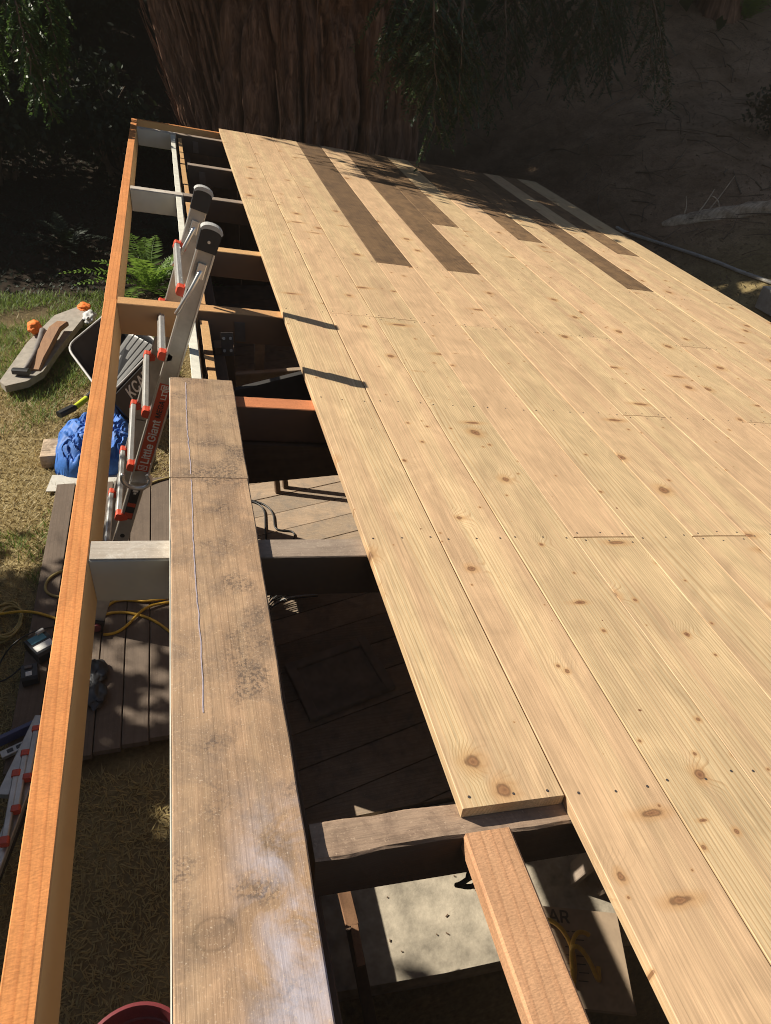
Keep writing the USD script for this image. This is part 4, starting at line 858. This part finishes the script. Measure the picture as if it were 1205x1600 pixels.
for (a, b, r_) in (((6.75, 9.46, -.86), (6.95, 9.5, -.52), .012), ((6.85, 9.42, -.84), (7.12, 9.42, -.34), .010), ((6.62, 9.52, -.92), (6.60, 9.55, -.62), .010), ((7.0, 9.36, -.74), (6.86, 9.4, -.58), .012)):
    part(lg, 'branch_stub', tube(curve([a, (np.array(a) + b) / 2 + (.03, 0, .03), b], 10), np.linspace(r_, r_ * .4, 10), 6), M['log'], smooth=True)

# ------------------------------------------------------------------ vegetation
def leaf_quads(c, d, n_, l, w):
    """Rhombic leaves: centres c, long directions d, side vectors n_, lengths l, widths w."""
    l, w = np.asarray(l)[:, None], np.asarray(w)[:, None]
    p0, p2 = c, c + d * l; mid = c + d * l * .45
    v = np.stack([p0, mid + n_ * w, p2, mid - n_ * w], 1).reshape(-1, 3)
    i = np.arange(len(c)) * 4
    f = np.vstack([np.stack([i, i + 1, i + 2], 1), np.stack([i, i + 2, i + 3], 1)])
    return v, f
def norm(a): return a / (np.linalg.norm(a, axis=-1, keepdims=True) + 1e-9)
def merge(vf):
    o, V, F = 0, [], []
    for v, f in vf: V.append(v); F.append(f + o); o += len(v)
    return trimesh.Trimesh(np.vstack(V), np.vstack(F), process=False)
def bough(p0, d, L, rg, side_len=.42, pairs=18, leaf=(.034, .007), droop=.5, twigs=22):
    """A flat drooping conifer branch: returns (twig mesh, leaf mesh)."""
    d = norm(np.asarray(d, float)); n = 16; t = np.linspace(0, 1, n)[:, None]
    sp = np.asarray(p0, float) + d * L * t + np.array([0, 0, -1.0]) * droop * L * t ** 2 + rg.normal(0, .012, (n, 3)) * t
    wood_, lv = [tube(sp, np.linspace(.016, .004, n), 6)], []
    tan = norm(np.gradient(sp, axis=0))
    for k in range(twigs):
        f = .12 + .88 * (k + rg.uniform(0, .6)) / twigs; q = np.array([np.interp(f * (n - 1), np.arange(n), sp[:, a]) for a in range(3)])
        tt = tan[min(n - 1, int(f * (n - 1)))]
        s = norm(np.cross(tt, [0, 0, 1.0])) * (1 if k % 2 else -1)
        dd = norm(s * rg.uniform(.6, 1) + tt * rg.uniform(.35, .8) + rg.normal(0, .18, 3) + np.array([0, 0, -.25]))
        l = side_len * (1 - .55 * f) * rg.uniform(.6, 1.15)
        mlen = 9; u = np.linspace(0, 1, mlen)[:, None]
        tw = q + dd * l * u + np.array([0, 0, -1.0]) * rg.uniform(.25, .7) * l * u ** 2
        wood_.append(tube(tw, np.linspace(.004, .0015, mlen), 4))
        tn = norm(np.gradient(tw, axis=0))
        m2 = int(pairs * (l / side_len) + 5); g = np.repeat(np.linspace(.05, 1, m2), 2)
        pos = np.stack([np.interp(g * (mlen - 1), np.arange(mlen), tw[:, a]) for a in range(3)], 1)
        tg = tn[np.minimum(mlen - 1, (g * (mlen - 1)).astype(int))]
        sd = norm(np.cross(tg, norm(np.array([0, 0, 1.0]) + rg.normal(0, .25, 3)))) * np.tile([1, -1], m2)[:, None]
        ld = norm(sd + tg * .75 + rg.normal(0, .15, (2 * m2, 3)))
        ns = norm(np.cross(ld, norm(np.array([0, 0, 1.0]) + rg.normal(0, .3, (2 * m2, 3)))))
        lv.append(leaf_quads(pos, ld, ns, leaf[0] * rg.uniform(.7, 1.2, 2 * m2), leaf[1] * np.ones(2 * m2)))
    return trimesh.util.concatenate(wood_), merge(lv)
def crown(rg, center, rad, n, size, clumps=40, hollow=.35):
    cc = norm(rg.normal(size=(clumps, 3))) * rg.uniform(hollow, 1, (clumps, 1)) * np.asarray(rad) + center
    k = rg.integers(0, clumps, n); rr = np.asarray(rad) * .26
    c = cc[k] + rg.normal(size=(n, 3)) * rr * .7
    d = norm(rg.normal(size=(n, 3)) + np.array([0, 0, -.5])); s = norm(np.cross(d, rg.normal(size=(n, 3))))
    return merge([leaf_quads(c, d, s, size * rg.uniform(.6, 1.4, n), size * .3 * rg.uniform(.6, 1.3, n))])
def trunk_mesh(x, y, z0, z1, r0, r1, seed, nseg=120, nz_=60, ridges=1.0, lean=(0, 0), flare=.25, zpow=1.0):
    a = np.linspace(0, 2 * np.pi, nseg, endpoint=False); rings = []
    for q in np.linspace(0, 1, nz_) ** zpow:
        zz = z0 + (z1 - z0) * q; t = q
        r = r0 + (r1 - r0) * t + flare * r0 * math.exp(-(zz - z0) / (.9 * max(r0, .3)))
        tw = a + .10 * math.sin(zz * .8 + seed)
        p = np.stack([np.cos(tw) * 4.5, np.sin(tw) * 4.5, np.full(nseg, zz * .25)], 1)
        p2 = np.stack([np.cos(tw) * 7.5, np.sin(tw) * 7.5, np.full(nseg, zz * .6)], 1)
        p3 = np.stack([np.cos(tw) * 20, np.sin(tw) * 20, np.full(nseg, zz * 2.6)], 1)
        f2 = 1 - np.abs(meshkit.noise(p2, seed + 1) - .5) * 2; f3 = 1 - np.abs(meshkit.noise(p3, seed + 2) - .5) * 2
        rr = r * (1 + ridges * (.16 * (meshkit.noise(p, seed) - .5) - .17 * f2 ** 5 - .05 * f3 ** 3))
        rings.append(np.stack([x + lean[0] * t + rr * np.cos(a), y + lean[1] * t + rr * np.sin(a), np.full(nseg, zz)], 1))
    return loft(rings)
# the big redwood behind the roof
rt = np.random.default_rng(21)
red = thing('redwood_tree', 'huge redwood with shaggy brown bark right behind the far roof edge', 'tree', (2.15, 12.25, -1.4))
part(red, 'trunk', trunk_mesh(2.20, 12.25, -1.9, 14, 1.55, .78, 5, 640, 170, 1.0, flare=.06, zpow=1.8), M['bark'], smooth=60)
part(red, 'second_stem', trunk_mesh(1.56, 12.05, -1.9, 9, .76, .42, 9, 320, 150, 1.0, zpow=1.5, lean=(-3.0, .6), flare=.02), M['bark'], smooth=60, label='left stem leaning away')
strips = []
for k in range(60):
    a = rt.uniform(math.pi * .95, math.pi * 1.95); zz = rt.uniform(-1.2, 2.2); r = 1.46 + .03
    l = rt.uniform(.15, .6); w = rt.uniform(.006, .022)
    c = np.array((2.15 + r * math.cos(a), 12.25 + r * math.sin(a), zz)); o_ = np.array((math.cos(a), math.sin(a), 0)); s_ = np.array((-math.sin(a), math.cos(a), 0))
    strips.append(board(c + o_ * rt.uniform(-.03, .02), c + o_ * rt.uniform(-.0, .06) + s_ * rt.uniform(-.05, .05) + (0, 0, l), w, .006, up=o_, ch=.001))
for k in range(110):
    zz = rt.uniform(-1.0, 1.8); t = (zz + 1.9) / 10.9; a = rt.uniform(math.pi * .9, math.pi * 1.5); r = .70 - .03 * t + .03
    c = np.array((1.56 - 3.0 * t + r * math.cos(a), 12.05 + .6 * t + r * math.sin(a), zz)); o_ = np.array((math.cos(a), math.sin(a), 0)); s_ = np.array((-math.sin(a), math.cos(a), 0))
    l = rt.uniform(.15, .55)
    strips.append(board(c + o_ * rt.uniform(-.03, .02), c + o_ * rt.uniform(0, .07) + np.array((-.266 * l, .055 * l, l)), rt.uniform(.008, .025), .006, up=o_, ch=.001))
part(red, 'bark_strips', strips, M['bark'], kind='stuff')
part(red, 'crown', crown(rt, (2.7, 13.4, 7.0), (2.4, 2.2, 5.2), 8000, .30, 90, .2), M['needles'])
def add_boughs(tree, specs, matn, rg, **kw):
    for (p0, d, L) in specs:
        w_, l_ = bough(p0, d, L, rg, **kw)
        b_ = part(tree, 'bough', w_, M['twig'], smooth=True)
        part(b_, 'needle_sprays', l_, matn, kind='stuff')
spec = []
for k in range(12):
    spec.append(((rt.uniform(2.3, 3.1), rt.uniform(8.3, 9.0), rt.uniform(1.05, 1.45)), (rt.uniform(-.2, .5), -.45, -.6), rt.uniform(.45, .8)))
for k in range(7):
    x = rt.uniform(3.0, 4.4); spec.append(((x, rt.uniform(9.9, 11.6), rt.uniform(1.35, 1.9)), (rt.uniform(-.3, .5), -.6, -.55), rt.uniform(.7, 1.15)))
for k in range(13):
    x = rt.uniform(4.3, 6.3); spec.append(((x, rt.uniform(10.2, 12.2), rt.uniform(1.3, 2.0)), (rt.uniform(-.4, .4), -.5, -.5), rt.uniform(.7, 1.2)))
add_boughs(red, spec, M['needles'], rt, leaf=(.055, .011), pairs=22, side_len=.5)
# unseen foliage added to dapple the far right corner
spec = [((rt.uniform(.2, 2.4), rt.uniform(10.2, 11.7), rt.uniform(2.3, 3.6)), (rt.uniform(-.6, .6), -.7, -.1), rt.uniform(.8, 1.4)) for k in range(30)]
add_boughs(red, spec, M['needles'], rt, twigs=26, leaf=(.06, .016), side_len=.55)
part(red, 'low_crown', crown(rt, (-.2, 10.35, 2.8), (1.25, .6, .6), 620, .15, 26, .1), M['needles'])
part(red, 'low_crown', crown(rt, (.55, 10.9, 3.2), (.8, .6, .6), 800, .15, 22, .1), M['needles'])
part(red, 'low_crown', crown(rt, (1.25, 9.15, 2.4), (.95, .55, .35), 260, .13, 18, .1), M['needles'])
part(red, 'low_crown', crown(rt, (1.7, 9.7, 3.0), (.6, .45, .4), 450, .14, 16, .1), M['needles'])
part(red, 'low_crown', crown(rt, (.55, 9.55, 2.8), (1.3, .3, .3), 380, .12, 18, .1), M['needles'])
# fir at the left whose lit boughs hang into the picture
fir = thing('fir_tree', 'conifer at the far left whose sunlit boughs hang into the top corner', 'tree', (-3.0, 12.0, -1.5))
part(fir, 'trunk', trunk_mesh(-3.5, 13.3, -1.7, 9, .30, .1, 31, 60, 40), M['bark'], smooth=60)
part(fir, 'crown', crown(rt, (-3.5, 13.3, 3.4), (1.0, .95, 4.0), 4500, .22, 60, .1), M['needles'])
spec = [((rt.uniform(-1.5, -.55), rt.uniform(9.0, 10.2), rt.uniform(1.05, 1.5)), (rt.uniform(-.1, .25), -.35, -.75), rt.uniform(.45, .8)) for k in range(16)]
add_boughs(fir, spec, M['needles_bright'], rt, leaf=(.05, .012), side_len=.26)
# forest behind and to the sides, trees behind the camera added to block sky
for i, (x, y, r, hgt, lab_) in enumerate(((-1.2, 17.6, .35, 15, 'tall dark conifer straight behind the redwood, to its left'), (4.6, 16.3, .35, 15, 'tall dark conifer behind the redwood, to its right'), (7.6, 18.5, .45, 17, 'tall dark conifer up the slope right of centre'),
        (1.6, 21.0, .45, 17, 'tall dark conifer far behind the redwood'), (-5.0, 21.5, .4, 16, 'tall dark conifer far back at the left'), (11.5, 21.5, .5, 18, 'tall dark conifer high on the slope at the right'), (16.0, 18.0, .5, 18, 'tall dark conifer outermost on the right slope'), (10.5, 15.5, .4, 15, 'tall dark conifer above the fallen log'),
        (-7.0, -6.0, .4, 16, 'added sky-blocking conifer behind the camera on the left'), (-2.0, -7.5, .4, 17, 'added sky-blocking conifer straight behind the camera'), (4.0, -7.0, .4, 17, 'added sky-blocking conifer behind the camera on the right'), (-11.0, -1.5, .4, 16, 'added sky-blocking conifer far left behind the camera'))):
    tr = thing('forest_conifer', lab_, 'tree', (x, y, float(terr(x, y))), 'dark conifers behind the roof')
    z0 = float(terr(x, y)) - .3
    part(tr, 'trunk', trunk_mesh(x, y, z0, z0 + hgt, r, .06, 40 + i, 48, 40), M['bark'], smooth=60)
    part(tr, 'crown', crown(rt, (x, y, z0 + hgt * .50), (3.2, 3.2, hgt * .47), 6000, .42, 70, .15), M['needles'])
# shrubs: unseen ones added to shade the lawn, others fill the dark left background
def shrub(x, y, rad, n, size, lab_, seed, zc=None):
    rg_ = np.random.default_rng(seed); g = float(terr(x, y))
    t_ = thing('leafy_shrub', lab_, 'shrub', (x, y, g), 'dark leafy shrubs round the clearing')
    part(t_, 'stems', [tube(curve([(x + rg_.normal(0, .08), y + rg_.normal(0, .08), g - .05), (x + rg_.normal(0, .2) * rad[0], y + rg_.normal(0, .2) * rad[1], g + rad[2] * .8), (x + rg_.normal(0, .4) * rad[0], y + rg_.normal(0, .4) * rad[1], g + rad[2] * 1.5)], 10), np.linspace(.03, .008, 10), 6) for _ in range(6)], M['twig'], smooth=True)
    cr = crown(rg_, (x, y, g + rad[2]), rad, n, size, 30, .25); v = cr.vertices; v[:, 2] = np.maximum(v[:, 2], g + .02); cr.vertices = v
    part(t_, 'foliage', cr, M['shrub'])
shrub(-3.4, 3.1, (.95, 1.0, 1.75), 13000, .18, 'added unseen shrub shading the porch side, nearest the camera', 1)
shrub(-3.5, 4.4, (.9, .9, 1.75), 13000, .18, 'added unseen shrub shading the porch side, second along', 2)
shrub(-3.6, 5.6, (.95, .85, 1.9), 8000, .15, 'added unseen shrub shading the porch side, farthest along', 3)
shrub(-3.2, 1.6, (.95, 1.1, 1.75), 13000, .18, 'added unseen shrub shading the bucket side of the lawn', 4)
shrub(-3.2, 11.4, (1.0, .8, 1.05), 3500, .12, 'added unseen shrub shading the far left edge of the lawn', 5)
shrub(-1.8, 12.3, (.9, .8, .85), 3500, .10, 'dark shrub at the far left under the fir', 6)
shrub(-.4, 12.6, (.8, .7, .7), 3000, .10, 'dark shrub behind the far left corner of the roof', 7)
shrub(-4.4, 12.6, (1.2, 1.0, 1.9), 3500, .13, 'added unseen shrub beyond the fir, shading the far lawn', 8)
shrub(-1.2, 14.6, (1.2, .9, 1.5), 5000, .12, 'dark shrub on the slope left of the redwood', 9)
shrub(-2.9, 14.8, (1.4, .9, 1.7), 6000, .12, 'dark shrub on the slope farthest to the left', 10)
shrub(9.0, 11.2, (.5, .5, .35), 900, .08, 'small leafy plant at the right edge of the slope', 11)
shrub(-1.7, 16.4, (1.5, .9, 1.9), 5000, .13, 'added tall shrub shading the slope between the fir and the redwood', 12)
# sword ferns
def fern(x, y, n, L, lab_, seed, matn):
    rg_ = np.random.default_rng(seed); g = float(terr(x, y))
    t_ = thing('sword_fern', lab_, 'fern', (x, y, g), 'sword ferns')
    for k in range(n):
        a = rg_.uniform(0, 2 * np.pi); el = rg_.uniform(.65, 1.42); l = L * rg_.uniform(.7, 1.1); m_ = 22
        u = np.linspace(0, 1, m_)[:, None]
        d = np.array((math.cos(a) * math.cos(el), math.sin(a) * math.cos(el), math.sin(el)))
        sp_ = np.array((x, y, g)) + d * l * u + np.array((math.cos(a) * .25, math.sin(a) * .3, -.42)) * l * u ** 2
        tg = norm(np.gradient(sp_, axis=0)); sd = norm(np.cross(tg, [0, 0, 1.0]))
        pos = np.repeat(sp_[2:], 2, 0); sg = np.tile([1, -1], m_ - 2)[:, None]
        ld = norm(np.repeat(sd[2:], 2, 0) * sg + np.repeat(tg[2:], 2, 0) * .35 + rg_.normal(0, .08, (len(pos), 3)))
        ll = .105 * L / .7 * np.repeat(np.sin(np.pi * (.12 + .86 * u[2:, 0])) ** .7, 2)
        ns = norm(np.repeat(tg[2:], 2, 0) + rg_.normal(0, .15, (len(pos), 3)))
        fr = merge([leaf_quads(pos, ld, ns, ll, .014 * np.ones(len(pos)))])
        part(t_, 'frond', [tube(sp_, np.linspace(.004, .0015, m_), 4), fr], matn)
fern(-.06, 9.36, 26, .92, 'bright green sword fern seen between the rim board and the ladder', 3, M['fern'])
fern(-1.0, 10.4, 14, .6, 'shaded sword fern left of the rim board', 5, M['shrub'])
fern(.25, 10.6, 14, .6, 'shaded sword fern behind the bright one', 6, M['shrub'])
fern(10.9, 15.2, 16, 1.1, 'sunlit fern in the top right corner of the slope', 7, M['fern'])

# grass, litter and chips
def blades(n, region, lo, hi, seed, h, w, bend=.5):
    rg_ = np.random.default_rng(seed); x = rg_.uniform(lo[0], hi[0], n * 2); y = rg_.uniform(lo[1], hi[1], n * 2)
    keep = region(x, y, rg_); x, y = x[keep][:n], y[keep][:n]; n = len(x)
    a = rg_.uniform(0, 2 * np.pi, n); hh = h * rg_.uniform(.4, 1.3, n)
    c = np.stack([x, y, terr(x, y) - .004], 1)
    d = norm(np.stack([np.cos(a) * bend * rg_.uniform(.3, 2.2, n), np.sin(a) * bend * rg_.uniform(.3, 2.2, n), np.ones(n)], 1))
    s = np.stack([-np.sin(a), np.cos(a), 0 * a], 1)
    return merge([leaf_quads(c, d, s, hh, w * rg_.uniform(.6, 1.3, n))])
def off_porch(x, y): return ~((x > -.66) & (y > 3.2) & (y < 5.45)) & (x < .36)
def dry(x, y, r): return off_porch(x, y) & (y < 7.9 + r.normal(0, .5, len(x)))
single('dry_grass', blades(90000, dry, (-2.3, 1.0), (.36, 9.5), 1, .055, .0028, 1.3), M['grass'], kind='stuff')
def green(x, y, r):
    f = meshkit.fbm(np.stack([x * 2.2, y * 2.2, 0 * x], -1), 3, 5)
    return off_porch(x, y) & (f + .09 * (y - 7.6) > .56 + r.normal(0, .05, len(x))) & (y < 9.3)
single('green_grass', blades(26000, green, (-2.3, 4.5), (.2, 9.3), 2, .085, .0032, .7), M['grass_green'], kind='stuff')
def duff(x, y, r): return (x > 4.4) & ((y > 8.3) | (x > 4.6))
single('leaf_litter', blades(60000, duff, (-3, 5.0), (11, 16.0), 3, .05, .008, 3.5), M['litter'], kind='stuff')
def chipr(x, y, r): return ((x + .02) ** 2 / .12 + (y - 6.1) ** 2 / .5) < 1
single('wood_chips', blades(5000, chipr, (-.5, 5.3), (.36, 7.2), 4, .028, .006, 3.0), M['chips'], kind='stuff')

# ------------------------------------------------------------------ haze volume added to stand in for the warm lens veil
M['haze'] = mat('haze_look', {'v': ('principled_volume', {'color': (1.0, .79, .57), 'density': .0038, 'anisotropy': -.75})}, [], surface=None, volume='v.volume')
single('haze', trimesh.creation.box(bounds=((-42, -22, -5), (48, 66, 24))), M['haze'], kind='stuff')

def ivy(x, y, r): return (x < 3.0) & (y > 8.9 + .8 * r.random(len(x)))
single('ground_ivy', blades(60000, ivy, (-6, 8.9), (3.0, 20.0), 6, .055, .013, 1.4), M['shrub'], kind='stuff')

rtw = np.random.default_rng(77); tw_ = []
for k in range(420):
    x, y = rtw.uniform(4.9, 13), rtw.uniform(6.5, 17); a = rtw.uniform(0, 6.28); l = rtw.uniform(.15, .7); r_ = rtw.uniform(.004, .012)
    z0 = float(terr(x, y)); z1 = float(terr(x + l * math.cos(a), y + l * math.sin(a)))
    p0, p1 = np.array((x, y, z0 + .01)), np.array((x + l * math.cos(a), y + l * math.sin(a), z1 + .01 + rtw.uniform(0, .08)))
    tw_.append(tube([p0, (p0 + p1) / 2 + rtw.normal(0, .03, 3) + (0, 0, .03), p1], [r_, r_ * .8, r_ * .4], 5))
single('fallen_twigs', tw_, M['twig'], kind='stuff')
